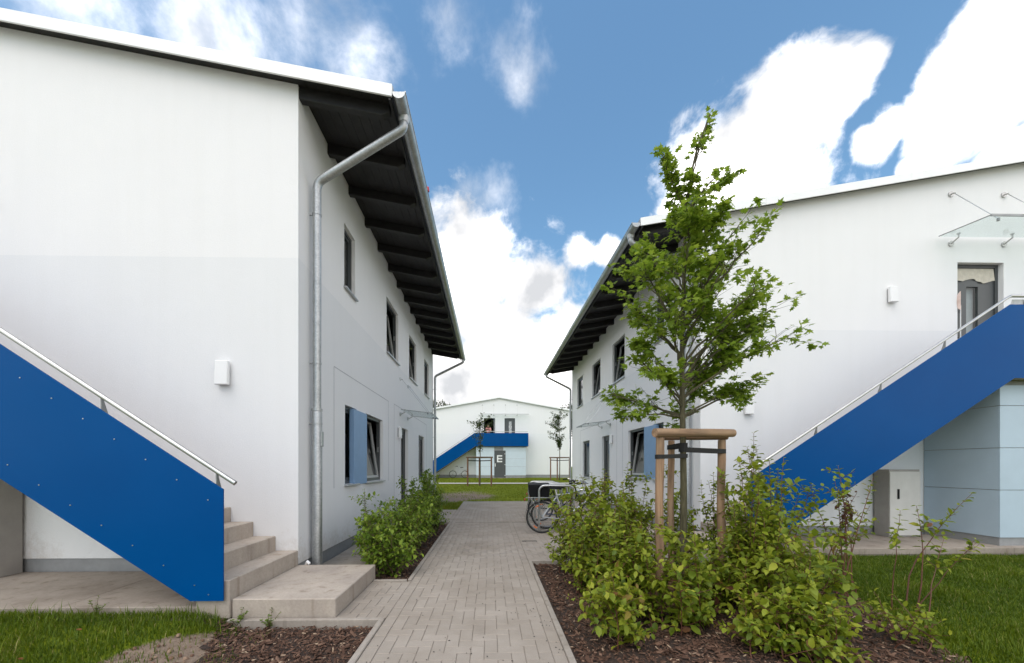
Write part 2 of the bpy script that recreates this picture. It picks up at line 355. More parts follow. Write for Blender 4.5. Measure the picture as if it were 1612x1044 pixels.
def bark():
    m, nd, lk, b = new_mat('maple_bark')
    t = nd.new('ShaderNodeTexCoord'); mpn = nd.new('ShaderNodeMapping'); mpn.inputs['Scale'].default_value = (60, 60, 9)
    n = nd.new('ShaderNodeTexNoise'); n.inputs['Scale'].default_value = 1; n.inputs['Detail'].default_value = 6
    lk.new(t.outputs['Object'], mpn.inputs[0]); lk.new(mpn.outputs[0], n.inputs['Vector'])
    lk.new(ramp(nd, lk, n.outputs['Fac'], [(0.3, (0.045, 0.040, 0.020)), (0.7, (0.115, 0.10, 0.055))]), b.inputs['Base Color'])
    b.inputs['Roughness'].default_value = 0.9; add_bump(nd, lk, b, n.outputs['Fac'], 0.5, 0.01)
bark()
def stake_wood():
    m, nd, lk, b = new_mat('stake_wood')
    t = nd.new('ShaderNodeTexCoord'); mpn = nd.new('ShaderNodeMapping'); mpn.inputs['Scale'].default_value = (26, 26, 1.6)
    n = nd.new('ShaderNodeTexNoise'); n.inputs['Scale'].default_value = 1; n.inputs['Detail'].default_value = 7; n.inputs['Distortion'].default_value = 0.6
    lk.new(t.outputs['Object'], mpn.inputs[0]); lk.new(mpn.outputs[0], n.inputs['Vector'])
    n2_ = noise_node(nd, lk, 2.5, 4, 0.6)
    a = ramp(nd, lk, n.outputs['Fac'], [(0.25, (0.15, 0.09, 0.055)), (0.5, (0.32, 0.205, 0.125)), (0.75, (0.44, 0.30, 0.195))])
    d = ramp(nd, lk, n2_.outputs['Fac'], [(0.35, (0.78, 0.80, 0.78)), (0.6, (1.05, 1.0, 0.95))])
    mu = nd.new('ShaderNodeMix'); mu.data_type = 'RGBA'; mu.blend_type = 'MULTIPLY'; mu.inputs['Factor'].default_value = 1
    lk.new(a, mu.inputs[6]); lk.new(d, mu.inputs[7]); lk.new(mu.outputs[2], b.inputs['Base Color'])
    b.inputs['Roughness'].default_value = 0.75; add_bump(nd, lk, b, n.outputs['Fac'], 0.35, 0.006)
stake_wood()
def glass(name, tint, refl=1.0):
    m, nd, lk, b = new_mat(name); nd.remove(b)
    tr = nd.new('ShaderNodeBsdfTransparent'); tr.inputs[0].default_value = (*tint, 1)
    gl = nd.new('ShaderNodeBsdfGlossy'); gl.inputs['Roughness'].default_value = 0.02
    lw = nd.new('ShaderNodeLayerWeight'); lw.inputs['Blend'].default_value = 0.5      # Schlick reflectance of a thin pane
    pw = nd.new('ShaderNodeMath'); pw.operation = 'POWER'; pw.inputs[1].default_value = 5; lk.new(lw.outputs['Facing'], pw.inputs[0])
    mm = nd.new('ShaderNodeMath'); mm.operation = 'MULTIPLY_ADD'; mm.inputs[1].default_value = 0.9 * refl; mm.inputs[2].default_value = 0.075 * refl; mm.use_clamp = True
    ms = nd.new('ShaderNodeMixShader'); lk.new(pw.outputs[0], mm.inputs[0]); lk.new(mm.outputs[0], ms.inputs[0])
    lk.new(tr.outputs[0], ms.inputs[1]); lk.new(gl.outputs[0], ms.inputs[2]); lk.new(ms.outputs[0], nd['Material Output'].inputs['Surface'])
glass('glass', (0.72, 0.76, 0.76)); glass('canopy_glass', (0.925, 0.962, 0.955), 0.7)

# ------------------------------------------------------------------ mesh helpers
def props(o, label=None, cat=None, group=None, kind=None):
    if label: o['label'] = label
    if cat: o['category'] = cat
    if group: o['group'] = group
    if kind: o['kind'] = kind
    return o
def empty(name, loc, label, cat, group=None):
    o = bpy.data.objects.new(name, None); COL.objects.link(o); o.location = loc; o.empty_display_size = 0.2
    return props(o, label, cat, group)
def link(name, me, m, parent=None, smooth=False):
    if m: 
        if not me.materials: me.materials.append(MATS[m])
    if smooth:
        me.polygons.foreach_set('use_smooth', [True] * len(me.polygons))
    o = bpy.data.objects.new(name, me); COL.objects.link(o)
    if parent is not None:
        o.parent = parent
        if parent.type == 'EMPTY' and not parent.get('_local'):
            o.matrix_parent_inverse = Matrix.Translation(-parent.location)
    return o
class MB:
    def __init__(s, tf=None): s.v, s.f, s.tf = [], [], tf
    def add(s, pts):
        i = len(s.v)
        s.v += [tuple(s.tf(*p)) if s.tf else tuple(p) for p in pts]
        return i
    def face(s, pts):
        i = s.add(pts); s.f.append(tuple(range(i, i + len(pts))))
    def box(s, x0, x1, y0, y1, z0, z1):
        i = s.add([(x0,y0,z0),(x1,y0,z0),(x1,y1,z0),(x0,y1,z0),(x0,y0,z1),(x1,y0,z1),(x1,y1,z1),(x0,y1,z1)])
        s.f += [tuple(i + k for k in q) for q in ((0,3,2,1),(4,5,6,7),(0,1,5,4),(1,2,6,5),(2,3,7,6),(3,0,4,7))]
        return s
    def hexa(s, p):       # 8 corners, order as box
        i = s.add(p)
        s.f += [tuple(i + k for k in q) for q in ((0,3,2,1),(4,5,6,7),(0,1,5,4),(1,2,6,5),(2,3,7,6),(3,0,4,7))]
        return s
    def prism(s, poly, lift):      # poly of 3D points, lift vector
        n = len(poly); i = s.add(poly); j = s.add([tuple(a + b for a, b in zip(p, lift)) for p in poly])
        s.f.append(tuple(range(i, i + n))); s.f.append(tuple(range(j + n - 1, j - 1, -1)))
        for k in range(n): s.f.append((i + k, j + k, j + (k + 1) % n, i + (k + 1) % n))
        return s
    def tube(s, pts, rad, n=8, caps=True):
        P = [Vector(s.tf(*p)) if s.tf else Vector(p) for p in pts]
        rs = rad if isinstance(rad, (list, tuple)) else [rad] * len(P)
        b0 = len(s.v); up = None
        for k, p in enumerate(P):
            d = (P[min(k + 1, len(P) - 1)] - P[max(k - 1, 0)])
            d = d.normalized() if d.length > 1e-9 else Vector((0, 0, 1))
            if up is None: up = d.orthogonal().normalized()
            up = (up - d * up.dot(d))
            up = up.normalized() if up.length > 1e-6 else d.orthogonal().normalized()
            w = d.cross(up)
            for a in range(n):
                t = 2 * math.pi * a / n
                s.v.append(tuple(p + (up * math.cos(t) + w * math.sin(t)) * rs[k]))
        for k in range(len(P) - 1):
            for a in range(n):
                c = (a + 1) % n
                s.f.append((b0 + k*n + a, b0 + k*n + c, b0 + (k+1)*n + c, b0 + (k+1)*n + a))
        if caps:
            s.f.append(tuple(b0 + a for a in range(n - 1, -1, -1)))
            e = b0 + (len(P) - 1) * n
            s.f.append(tuple(e + a for a in range(n)))
        return s
    def torus(s, c, axis, Rr, r, n=28, m=8):
        ax = Vector(axis).normalized(); a = ax.orthogonal().normalized(); b = ax.cross(a); c = Vector(c)
        b0 = len(s.v)
        for i in range(n):
            t = 2 * math.pi * i / n; rd = a * math.cos(t) + b * math.sin(t)
            for j in range(m):
                q = 2 * math.pi * j / m
                s.v.append(tuple(c + rd * (Rr + r * math.cos(q)) + ax * r * math.sin(q)))
        for i in range(n):
            for j in range(m):
                s.f.append((b0 + i*m + j, b0 + ((i+1) % n)*m + j, b0 + ((i+1) % n)*m + (j+1) % m, b0 + i*m + (j+1) % m))
        return s
    def mesh(s, name, fix=True):
        me = bpy.data.meshes.new(name); me.from_pydata(s.v, [], s.f)
        if fix:
            bm = bmesh.new(); bm.from_mesh(me); bmesh.ops.recalc_face_normals(bm, faces=bm.faces); bm.to_mesh(me); bm.free()
        return me
    def build(s, name, m, parent=None, smooth=False, bevel=0.0):
        me = s.mesh(name)
        if bevel:
            bm = bmesh.new(); bm.from_mesh(me)
            bmesh.ops.bevel(bm, geom=[e for e in bm.edges], offset=bevel, segments=1, affect='EDGES', clamp_overlap=True)
            bm.to_mesh(me); bm.free()
        o = link(name, me, m, parent)
        if smooth:
            me.polygons.foreach_set('use_smooth', [True] * len(me.polygons))
            me.set_sharp_from_angle(angle=R(40))
        return o

def np_mesh(name, V, F, m, parent=None, tint=None, smooth=False, attr='tint', kind=None):
    """V (n,3) array, F list of (k, m) int arrays by polygon size"""
    me = bpy.data.meshes.new(name)
    me.vertices.add(len(V)); me.vertices.foreach_set('co', np.asarray(V, np.float32).ravel())
    tot = np.concatenate([np.full(len(f), f.shape[1], np.int32) for f in F])
    idx = np.concatenate([np.asarray(f, np.int32).ravel() for f in F])
    me.loops.add(len(idx)); me.loops.foreach_set('vertex_index', idx)
    me.polygons.add(len(tot))
    st = np.zeros(len(tot), np.int32); st[1:] = np.cumsum(tot)[:-1]
    me.polygons.foreach_set('loop_start', st)
    if smooth: me.polygons.foreach_set('use_smooth', np.ones(len(tot), bool))
    if tint is not None:
        a = me.attributes.new(attr, 'FLOAT', 'POINT'); a.data.foreach_set('value', np.asarray(tint, np.float32))
    me.update(calc_edges=True); me.validate()
    o = link(name, me, m, parent)
    if kind: o['kind'] = kind
    return o
def scatter(TV, TF, pos, M, tints):
    """copies of a template: TV (k,3), TF list of index arrays, pos (n,3), M (n,3,3) columns = axes*scale"""
    n, k = len(pos), len(TV)
    V = np.einsum('nij,kj->nki', M, TV) + pos[:, None, :]
    F = [(f[None] + (np.arange(n) * k)[:, None, None]).reshape(-1, f.shape[1]) for f in TF]
    return V.reshape(-1, 3), F, np.repeat(tints, k)
def frames(axis, normal):
    a = axis / np.linalg.norm(axis, axis=1, keepdims=True)
    n = normal - a * (normal * a).sum(1, keepdims=True)
    n /= np.maximum(np.linalg.norm(n, axis=1, keepdims=True), 1e-6)
    b = np.cross(n, a)
    return np.stack([a, b, n], axis=2)

# leaf templates (x along the leaf, y across, z up), unit length
OVATE = np.array([(0,0,0),(.34,0,-.02),(.70,0,-.05),(1,0,-.12),(.28,.26,.05),(.66,.24,.02),(.28,-.26,.05),(.66,-.24,.02)], float)
OVATE_F = [np.array([(0,1,4),(2,3,5),(0,6,1),(2,7,3)]), np.array([(1,2,5,4),(1,6,7,2)])]
MAPLE = np.array([(.36,0,.03),(0,0,0),(.10,.30,-.02),(.16,.46,-.05),(.34,.24,0),(.62,.48,-.06),(.58,.18,0),(1,0,-.08),(.58,-.18,0),(.62,-.48,-.06),(.34,-.24,0),(.16,-.46,-.05),(.10,-.30,-.02)], float)
MAPLE_F = [np.array([(0, i, i + 1) for i in range(1, 12)] + [(0, 12, 1)])]
# ------------------------------------------------------------------ ground
PAVED = [(-0.96, 0.57, -2.0, 9.4), (-1.43, -0.96, 3.46, 4.58), (0.57, 4.0, 5.55, 9.4), (-2.3, 4.0, 9.4, 12.1), (-1.05, 4.0, 12.1, 15.0)]
BEDS = [(-2.39, -1.0, -2.0, 3.44), (-1.75, -1.0, 4.6, 9.36), (0.61, 3.75, -2.0, 5.5)]
SLABS = [(-12, -2.39, 3.52, 4.8), (4.0, 13, 5.83, 7.1), (-1.43, -2.39, 3.5, 4.72)]
def sstep(a, b, x): t = min(1, max(0, (x - a) / (b - a))); return t * t * (3 - 2 * t)
def inr(r, x, y, e=0.0): return r[0] + e < x < r[1] - e and r[2] + e < y < r[3] - e
def wob(x, y, s=1.0): return mnoise.noise(Vector((x * s, y * s, 3.7)))
def bed_edge(y):            # right-hand lawn edge of the big bed
    return 3.42 + 0.36 * sstep(2.5, 4.2, y) + 0.10 * wob(0, y, 1.6)
def lawn_edge(y):              # where the left lawn thins out to soil, then bark
    return -2.30 - 0.50 * sstep(3.38, 2.7, y) + 0.10 * wob(5, y, 2.7)
def gz(x, y):
    rise = 0.018 * (min(max(y, 15), 34.5) - 15)
    if y < -1.9: return -0.14
    if y > 16: return rise + 0.02 * wob(x, y, 0.3)
    for r in PAVED:
        if inr(r, x, y, -0.02): return -0.14
    if -2.45 < x < -1.3 and 3.44 <= y < 16: return -0.10
    if x < -2.4 and y > 3.45: return -0.10
    if x > 3.95 and y > 5.8: return -0.10
    if x < -0.96:
        if y < 3.44: return -0.075 + 0.135 * sstep(-2.15, -2.62, x) * sstep(2.3, 3.3, y) + 0.012 * wob(x, y, 1.5)
        return -0.06
    if x > 0.57:
        if y < 5.55: return -0.06 + 0.09 * sstep(3.0, 4.2, x) + 0.015 * wob(x, y, 1.5)
    return rise - 0.03
def soil(x, y):
    if y < 3.44 and x < -0.9:
        e = lawn_edge(y)
        return sstep(e - 0.15, e + 0.2, x)
    if x > 0.5 and y < 5.6: return 1 - sstep(bed_edge(y) - 0.15, bed_edge(y) + 0.25, x)
    if 14.5 < y < 23:
        return (0.62 + 0.3 * wob(x, y, 0.9)) * sstep(1.25, 0.2, math.hypot((x + 1.3 - 0.05 * (y - 17)) / 2.3, (y - 17.3) / 3.2))
    return 0.0
def ground():
    xs = [-700, -250, -90, -40, -22, -15, -11] + list(np.arange(-9, 12.01, 0.15)) + [14, 18, 25, 45, 90, 250, 700]
    ys = [-700, -250, -90, -40, -20, -10, -6, -4] + list(np.arange(-3, 16.01, 0.15)) + list(np.arange(16.6, 36, 0.6)) + [38, 42, 50, 70, 110, 250, 700]
    V = np.array([(x, y, gz(x, y)) for y in ys for x in xs]); nx = len(xs)
    S = np.array([soil(x, y) for y in ys for x in xs])
    F = np.array([(j*nx+i, j*nx+i+1, (j+1)*nx+i+1, (j+1)*nx+i) for j in range(len(ys)-1) for i in range(nx-1)])
    o = np_mesh('ground', V, [F], 'ground', tint=S, smooth=True, attr='soil')
    props(o, kind='structure')
ground()

# ------------------------------------------------------------------ paving
def paving():
    m = MB()
    for (a, b, c, d) in PAVED: m.face([(a,c,-0.007),(b,c,-0.007),(b,d,-0.007),(a,d,-0.007)])
    path = m.build('path', 'joint_sand'); props(path, kind='structure')
    g = 0.1015; cells = {}
    bricks = []                      # x0,x1,y0,y1
    def herring(X0, nx, Y0, ny):
        for j in range(ny):
            for i in range(nx):
                k = (i - j) % 4
                if k == 0: bricks.append((X0+i*g, X0+min(i+2, nx)*g, Y0+j*g, Y0+(j+1)*g))
                elif k == 1 and i == 0: bricks.append((X0, X0+g, Y0+j*g, Y0+(j+1)*g))
                elif k == 3: bricks.append((X0+i*g, X0+(i+1)*g, Y0+j*g, Y0+min(j+2, ny)*g))
                elif k == 2 and j == 0: bricks.append((X0+i*g, X0+(i+1)*g, Y0, Y0+g))
    herring(-0.853, 13, 1.9, 73)
    y = 1.9
    while y < 9.25:
        bricks.append((-0.955, -0.8545, y, y + 0.2)); 
        bricks.append((0.4675, 0.565, y + 0.07, y + 0.27)); y += 0.202
    # apron towards the landing
    g0 = g; g = 0.0935; herring(-1.424, 5, 3.49, 11); g = g0
    for k in range(4): bricks.append((-1.424 + 0.117*k, -1.424 + 0.117*(k+1), 4.522, 4.575))
    # bicycle parking
    herring(0.57, 33, 5.56, 37)
    # cross strip of bricks laid lengthwise, then a stretch laid crosswise
    for i in range(62):
        y = 9.41 - (0.1 if i % 2 else 0)
        while y < 12.09:
            bricks.append((-2.29 + i*0.1015, -2.29 + (i+1)*0.1015, max(9.41, y), min(12.09, y + 0.2))); y += 0.2015
    for j in range(28):
        x = -1.04 - (0.1 if j % 2 else 0)
        while x < 3.98:
            bricks.append((max(x, -1.04), min(3.98, x + 0.2), 12.11 + j*0.1015, 12.11 + (j+1)*0.1015)); x += 0.2015
    bricks = [b for b in bricks if b[1]-b[0] > 0.02 and b[3]-b[2] > 0.02]
    vis = [b for b in bricks if b[3] > 2.6]
    vis.sort(key=lambda b: ((b[0]+b[1])/2) ** 2 * 0.4 + ((b[2]+b[3])/2) ** 2)
    singles, rest = vis[:300], vis[300:] + [b for b in bricks if b[3] <= 2.6]
    cache = {}
    def paver_mesh(w, d):
        key = (round(w, 3), round(d, 3))
        if key not in cache:
            e, h, hw, hd = 0.004, 0.05, w/2 - 0.0011, d/2 - 0.0011
            v = [(-hw,-hd,-h),(hw,-hd,-h),(hw,hd,-h),(-hw,hd,-h),(-hw,-hd,-e),(hw,-hd,-e),(hw,hd,-e),(-hw,hd,-e),(-hw+e,-hd+e,0),(hw-e,-hd+e,0),(hw-e,hd-e,0),(-hw+e,hd-e,0)]
            f = [(0,1,5,4),(1,2,6,5),(2,3,7,6),(3,0,4,7),(4,5,9,8),(5,6,10,9),(6,7,11,10),(7,4,8,11),(8,9,10,11)]
            me = bpy.data.meshes.new('paver'); me.from_pydata(v, [], f); me.materials.append(MATS['paver'])
            me.attributes.new('tint', 'FLOAT', 'POINT'); cache[key] = (me, np.array(v), f)
        return cache[key]
    for b in singles:
        me, _, _ = paver_mesh(b[1]-b[0], b[3]-b[2])
        o = bpy.data.objects.new('paver', me); COL.objects.link(o); o.parent = path
        o.location = ((b[0]+b[1])/2, (b[2]+b[3])/2, random.uniform(-0.0015, 0.0015))
        o.rotation_euler = (random.gauss(0, 0.006), random.gauss(0, 0.006), random.gauss(0, 0.004))
    V, F4, T, n = [], [], [], 0
    for b in rest:
        _, v, f = paver_mesh(b[1]-b[0], b[3]-b[2])
        z = random.uniform(-0.002, 0.0015)
        V.append(v + np.array(((b[0]+b[1])/2, (b[2]+b[3])/2, z))); F4 += [tuple(n + q for q in k) for k in f]; T += [random.random()] * 12; n += 12
    np_mesh('paver_field', np.vstack(V), [np.array(F4)], 'paver', path, tint=T, kind='stuff')
    # kerbs, one metre stones
    def kerb(p, q, w=0.05, top=0.012):
        p, q = Vector((*p, 0)), Vector((*q, 0)); L = (q - p).length; d = (q - p).normalized(); nrm = Vector((-d.y, d.x, 0)) * w / 2
        k = max(1, round(L)); 
        for i in range(k):
            a, c = p + d * (L*i/k + 0.003), p + d * (L*(i+1)/k - 0.003); z = top + random.uniform(-0.003, 0.003)
            mb = MB(); mb.prism([tuple(a-nrm+Vector((0,0,-0.16))), tuple(c-nrm+Vector((0,0,-0.16))), tuple(c+nrm+Vector((0,0,-0.16))), tuple(a+nrm+Vector((0,0,-0.16)))], (0, 0, 0.16 + z))
            mb.build('kerb_stone', 'kerb', path, bevel=0.006)
    kerb((0.592, -1.9), (0.592, 5.50)); kerb((0.57, 5.525), (3.9, 5.525))
    kerb((-0.982, -1.9), (-0.982, 3.41)); kerb((-2.38, 3.445), (-0.96, 3.445))
    kerb((-0.982, 4.62), (-0.982, 9.36)); kerb((-1.42, 4.60), (-1.01, 4.60)); kerb((-1.0, 9.385), (-1.75, 9.385))
    kerb((-1.76, 4.75), (-1.76, 9.3), 0.06, 0.03)
    # slabs along the foot of the left house
    y = 4.75
    while y < 9.3:
        MB().box(-2.385, -1.795, y, y + 0.39, -0.05, 0.012 + random.uniform(-0.004, 0.004)).build('edging_slab', 'kerb', path, bevel=0.005)
        y += 0.396
paving()
m = MB()
m.face([(-40, 25.2, 0.19), (40, 25.2, 0.19), (40, 26.3, 0.212), (-40, 26.3, 0.212)])
for v in range(len(m.v)): m.v[v] = (m.v[v][0], m.v[v][1], m.v[v][2] + 0.03)
props(m.build('far_footpath', 'footpath'), kind='structure')

m = MB(); m.face([(-45, -60, -0.02), (45, -60, -0.02), (45, -2.02, -0.02), (-45, -2.02, -0.02)])
props(m.build('unseen_bounce_yard', 'footpath'), kind='structure')  # unseen yard behind the camera, added so less green light bounces onto the walls
def slab(name, x0, x1, y0, y1, top):
    s = props(MB().box(x0, x1, y0, y1, -0.15, top - 0.012).build(name, 'joint_sand'), kind='structure')
    x = x0
    while x < x1 - 0.01:
        w = min(1.45, x1 - x)
        MB().box(x + 0.004, x + w - 0.004, y0 - 0.004, y1, top - 0.10, top + random.uniform(-0.003, 0.003)).build('concrete_slab', 'concrete_slab', s, bevel=0.006)
        x += w
slab('paved_strip', -11.2, -2.42, 3.51, 4.715, 0.10)
slab('paved_strip', 4.02, 12.6, 5.84, 7.045, 0.10)

# ------------------------------------------------------------------ houses
SL, HW = 0.178, 6.42            # roof slope and half the gable width
def house(X0, Yg, s, z0, label, length, paint, wins, ups, gdoors, groove, panel, full=True, droof=0.0):
    def P(u, v, z): return (X0 + s * u, Yg + v, z + z0)
    root = empty('house', (X0 + s * HW, Yg + length / 2, z0), label, 'house')
    soff = lambda u: 6.168 + droof + SL * min(u, 2*HW - u)
    def wall_grid(name, A, B, C, D, holes, pt, rev, depth=0.13):
        """rect wall a..b x c..d with holes, pt(a, z, d) maps; rev = reveal"""
        us = sorted(set([A, B] + [h[k] for h in holes for k in (0, 1)])); zs = sorted(set([C, D] + [h[k] for h in holes for k in (2, 3)]))
        mb = MB()
        for i in range(len(us) - 1):
            for j in range(len(zs) - 1):
                cu, cz = (us[i]+us[i+1])/2, (zs[j]+zs[j+1])/2
                if any(h[0] < cu < h[1] and h[2] < cz < h[3] for h in holes): continue
                mb.face([pt(us[i], zs[j], 0), pt(us[i+1], zs[j], 0), pt(us[i+1], zs[j+1], 0), pt(us[i], zs[j+1], 0)])
        for (a, b, c, d) in holes:
            for (p, q) in (((a,c),(b,c)),((b,c),(b,d)),((b,d),(a,d)),((a,d),(a,c))):
                mb.face([pt(p[0],p[1],0), pt(q[0],q[1],0), pt(q[0],q[1],depth), pt(p[0],p[1],depth)])
        me = mb.mesh(name, fix=False)
        bm = bmesh.new(); bm.from_mesh(me); bmesh.ops.remove_doubles(bm, verts=bm.verts, dist=1e-4); bmesh.ops.recalc_face_normals(bm, faces=bm.faces); bm.to_mesh(me); bm.free()
        return link(name, me, paint, root)
    ZP = 0.26
    side = lambda v, z, d: P(d, v, z)
    holes = [w[:4] for w in wins] + [w[:4] for w in ups]
    if full:
        wall_grid('side_wall', 0, length, ZP, 6.15, holes, side, True)
        MB().face([P(0.02, 0.02, -0.1), P(0.02, length, -0.1), P(0.02, length, ZP), P(0.02, 0.02, ZP)])
    else:
        mb = MB(); mb.face([P(0,0,ZP),P(0,length,ZP),P(0,length,6.15),P(0,0,6.15)]); mb.build('side_wall', paint, root)
    # gable
    front = lambda u, z, d: P(u, d, z)
    gh = [(d[0], d[1], d[2], d[3]) for d in gdoors]
    wall_grid('gable_wall', 0, 2*HW, ZP, 6.05, gh, front, True)
    mb = MB(); mb.face([P(0,0,6.05), P(2*HW,0,6.05), P(2*HW,0,soff(0)+0.03), P(HW,0,soff(HW)+0.03), P(0,0,soff(0)+0.03)]); mb.build('gable_top', paint, root)
    mb = MB()
    mb.face([P(0,length,-.1), P(2*HW,length,-.1), P(2*HW,length,soff(0)), P(HW,length,soff(HW)), P(0,length,soff(0))])
    mb.face([P(2*HW,0,-.1),P(2*HW,length,-.1),P(2*HW,length,6.16),P(2*HW,0,6.16)])
    mb.build('rear_wall', paint, root)
    mb = MB(); mb.box(0.015, 2*HW - 0.015, 0.015, length - 0.015, -0.12, ZP - 0.0) ; mb.tf = P
    mb2 = MB(P); mb2.box(0.015, 2*HW - 0.015, 0.015, length - 0.015, -0.12, ZP); mb2.build('plinth', 'plinth', root)
    mb = MB(P); mb.box(0.1, 2*HW - 0.1, 0.1, length - 0.1, 2.75, 2.95); mb.build('upper_floor', 'dark_cloth', root)
    # roof
    v0, v1, ue = -0.16, length + 0.16, -1.21
    mb = MB(P)
    zt = lambda u: soff(u) + 0.077
    for (ua, ub) in ((ue, HW), (HW, 2*HW - ue)):
        mb.hexa([(ua,v0+.02,soff(ua)+.012),(ub,v0+.02,soff(ub)+.012),(ub,v1,soff(ub)+.012),(ua,v1,soff(ua)+.012),(ua,v0+.02,zt(ua)-.004),(ub,v0+.02,zt(ub)-.004),(ub,v1,zt(ub)-.004),(ua,v1,zt(ua)-.004)])
    roof = mb.build('roof', 'roof_sheet', root)
    # soffit boards (dark, tongue and groove) along the eaves and under the verge
    w = 0.135; u = ue + 0.02; k = 0
    while u < -0.01:
        ub = min(u + w - 0.004, 0.02)
        mb = MB(P); mb.hexa([(u,v0+.02,soff(u)-.008),(ub,v0+.02,soff(ub)-.008),(ub,v1,soff(ub)-.008),(u,v1,soff(u)-.008),(u,v0+.02,soff(u)+.011),(ub,v0+.02,soff(ub)+.011),(ub,v1,soff(ub)+.011),(u,v1,soff(u)+.011)])
        mb.build('soffit_board', 'soffit', roof); u += w
    mb = MB(P)
    for (ua, ub) in ((0.02, HW), (HW, 2*HW)):
        mb.hexa([(ua,v0+.02,soff(ua)-.006),(ub,v0+.02,soff(ub)-.006),(ub,0.05,soff(ub)-.006),(ua,0.05,soff(ua)-.006),(ua,v0+.02,soff(ua)+.011),(ub,v0+.02,soff(ub)+.011),(ub,0.05,soff(ub)+.011),(ua,0.05,soff(ua)+.011)])
    mb.build('verge_soffit', 'soffit', roof)
    # verge flashing in lengths
    cuts = [ue + 0.005, 1.15, 3.9, HW, 2*HW - 2.6, 2*HW - ue]
    for a, b in zip(cuts[:-1], cuts[1:]):
        mb = MB(P)
        a2, b2 = a + 0.0015, b - 0.0015
        mb.hexa([(a2,v0,soff(a2)-.068),(b2,v0,soff(b2)-.068),(b2,v0+.02,soff(b2)-.068),(a2,v0+.02,soff(a2)-.068),(a2,v0,zt(a2)),(b2,v0,zt(b2)),(b2,v0+.02,zt(b2)),(a2,v0+.02,zt(a2))])
        mb.hexa([(a2,v0+.02,zt(a2)-.003),(b2,v0+.02,zt(b2)-.003),(b2,v0+.2,zt(b2)-.003),(a2,v0+.2,zt(a2)-.003),(a2,v0+.02,zt(a2)),(b2,v0+.02,zt(b2)),(b2,v0+.2,zt(b2)),(a2,v0+.2,zt(a2))])
        mb.build('verge_flashing', 'verge_white', roof)
    # rafters
    nr = int((length - 0.1) / 0.82) + 1
    if full:
        for k in range(nr):
            v = 0.02 + 0.82 * k
            mb = MB(P)
            pr = [(-1.13, soff(-1.13)-.008), (0.06, soff(0.06)-.008), (0.06, soff(0.06)-.165), (-1.03, soff(-1.03)-.165), (-1.13, soff(-1.13)-.10)]
            mb.prism([(a, v, z) for a, z in pr], (0, 0.085, 0)); mb.build('rafter', 'dark_wood', roof, bevel=0.006)
        mb = MB(P); mb.box(-1.185, -1.16, v0+.02, v1, soff(-1.18)-.10, soff(-1.18)-0.009); mb.build('eaves_board', 'dark_wood', roof)
    # gutter
    uc, zc, gr = -1.285, soff(ue) - 0.015, 0.078
    mb = MB(P); n = 14
    for side_r in (gr, gr - 0.004):
        for k in range(n):
            a0, a1 = math.pi + math.pi*k/n, math.pi + math.pi*(k+1)/n
            mb.face([(uc+side_r*math.cos(a0),v0,zc+side_r*math.sin(a0)),(uc+side_r*math.cos(a1),v0,zc+side_r*math.sin(a1)),(uc+side_r*math.cos(a1),v1,zc+side_r*math.sin(a1)),(uc+side_r*math.cos(a0),v1,zc+side_r*math.sin(a0))])
    mb.tube([(uc-gr,v0,zc),(uc-gr,v1,zc)], 0.009, 8); mb.tube([(uc+gr,v0,zc+.01),(uc+gr,v1,zc+.01)], 0.006, 6)
    for vv in (v0, v1): mb.face([(uc+gr*math.cos(math.pi+math.pi*k/n), vv, zc+gr*math.sin(math.pi+math.pi*k/n)) for k in range(n+1)])
    me = mb.mesh('gutter'); bm = bmesh.new(); bm.from_mesh(me); bmesh.ops.remove_doubles(bm, verts=bm.verts, dist=1e-4); bm.to_mesh(me); bm.free()
    gut = link('gutter', me, 'zinc', roof); me.polygons.foreach_set('use_smooth', [True]*len(me.polygons)); me.set_sharp_from_angle(angle=R(40))
    if full:
        for vv in [0.55, 1.35] + [2.2 + 1.0*k for k in range(10)]:
            if vv > length: break
            mb = MB(P)
            for k in range(n):
                a0, a1 = math.pi*1.02 + math.pi*.96*k/n, math.pi*1.02 + math.pi*.96*(k+1)/n; q = gr + 0.003
                mb.face([(uc+q*math.cos(a0),vv,zc+q*math.sin(a0)),(uc+q*math.cos(a1),vv,zc+q*math.sin(a1)),(uc+q*math.cos(a1),vv+.022,zc+q*math.sin(a1)),(uc+q*math.cos(a0),vv+.022,zc+q*math.sin(a0))])
            mb.build('gutter_bracket', 'zinc', roof)
    # downpipes
    for (vo, vp, low) in ((0.12, 0.29, True), (length - 0.15, length - 0.1, False)):
        up = -0.10
        pts = [(uc, vo, zc-0.05), (uc, vo, zc-0.18)]
        A, B = Vector((uc, vo, zc-0.20)), Vector((up, vp, zc-0.78))
        pts = [(uc, vo, zc-0.05), (uc, vo, zc-0.14)]
        d = (B - A).normalized()
        for t in np.linspace(0, 1, 6):
            q0 = A + Vector((0,0,0.06)); q1 = A; q2 = A + d*0.07
            pts.append(tuple(q0*(1-t)**2 + q1*2*t*(1-t) + q2*t*t))
        for t in np.linspace(0, 1, 7):
            q0 = B - d*0.09; q1 = B; q2 = B - Vector((0,0,0.10))
            pts.append(tuple(q0*(1-t)**2 + q1*2*t*(1-t) + q2*t*t))
        pts.append((up, vp, 2.05 if low else 0.0))
        rr = 0.052 if low else 0.048
        mb = MB(P); mb.tube(pts, rr, 16, caps=False)
        dp = mb.build('downpipe', 'zinc', root, smooth=True)
        mb = MB(P); mb.tube([(uc, vo, zc-0.06), (uc, vo, zc-0.13)], [0.075, rr + 0.006], 16, caps=False); mb.build('outlet', 'zinc', dp, smooth=True)
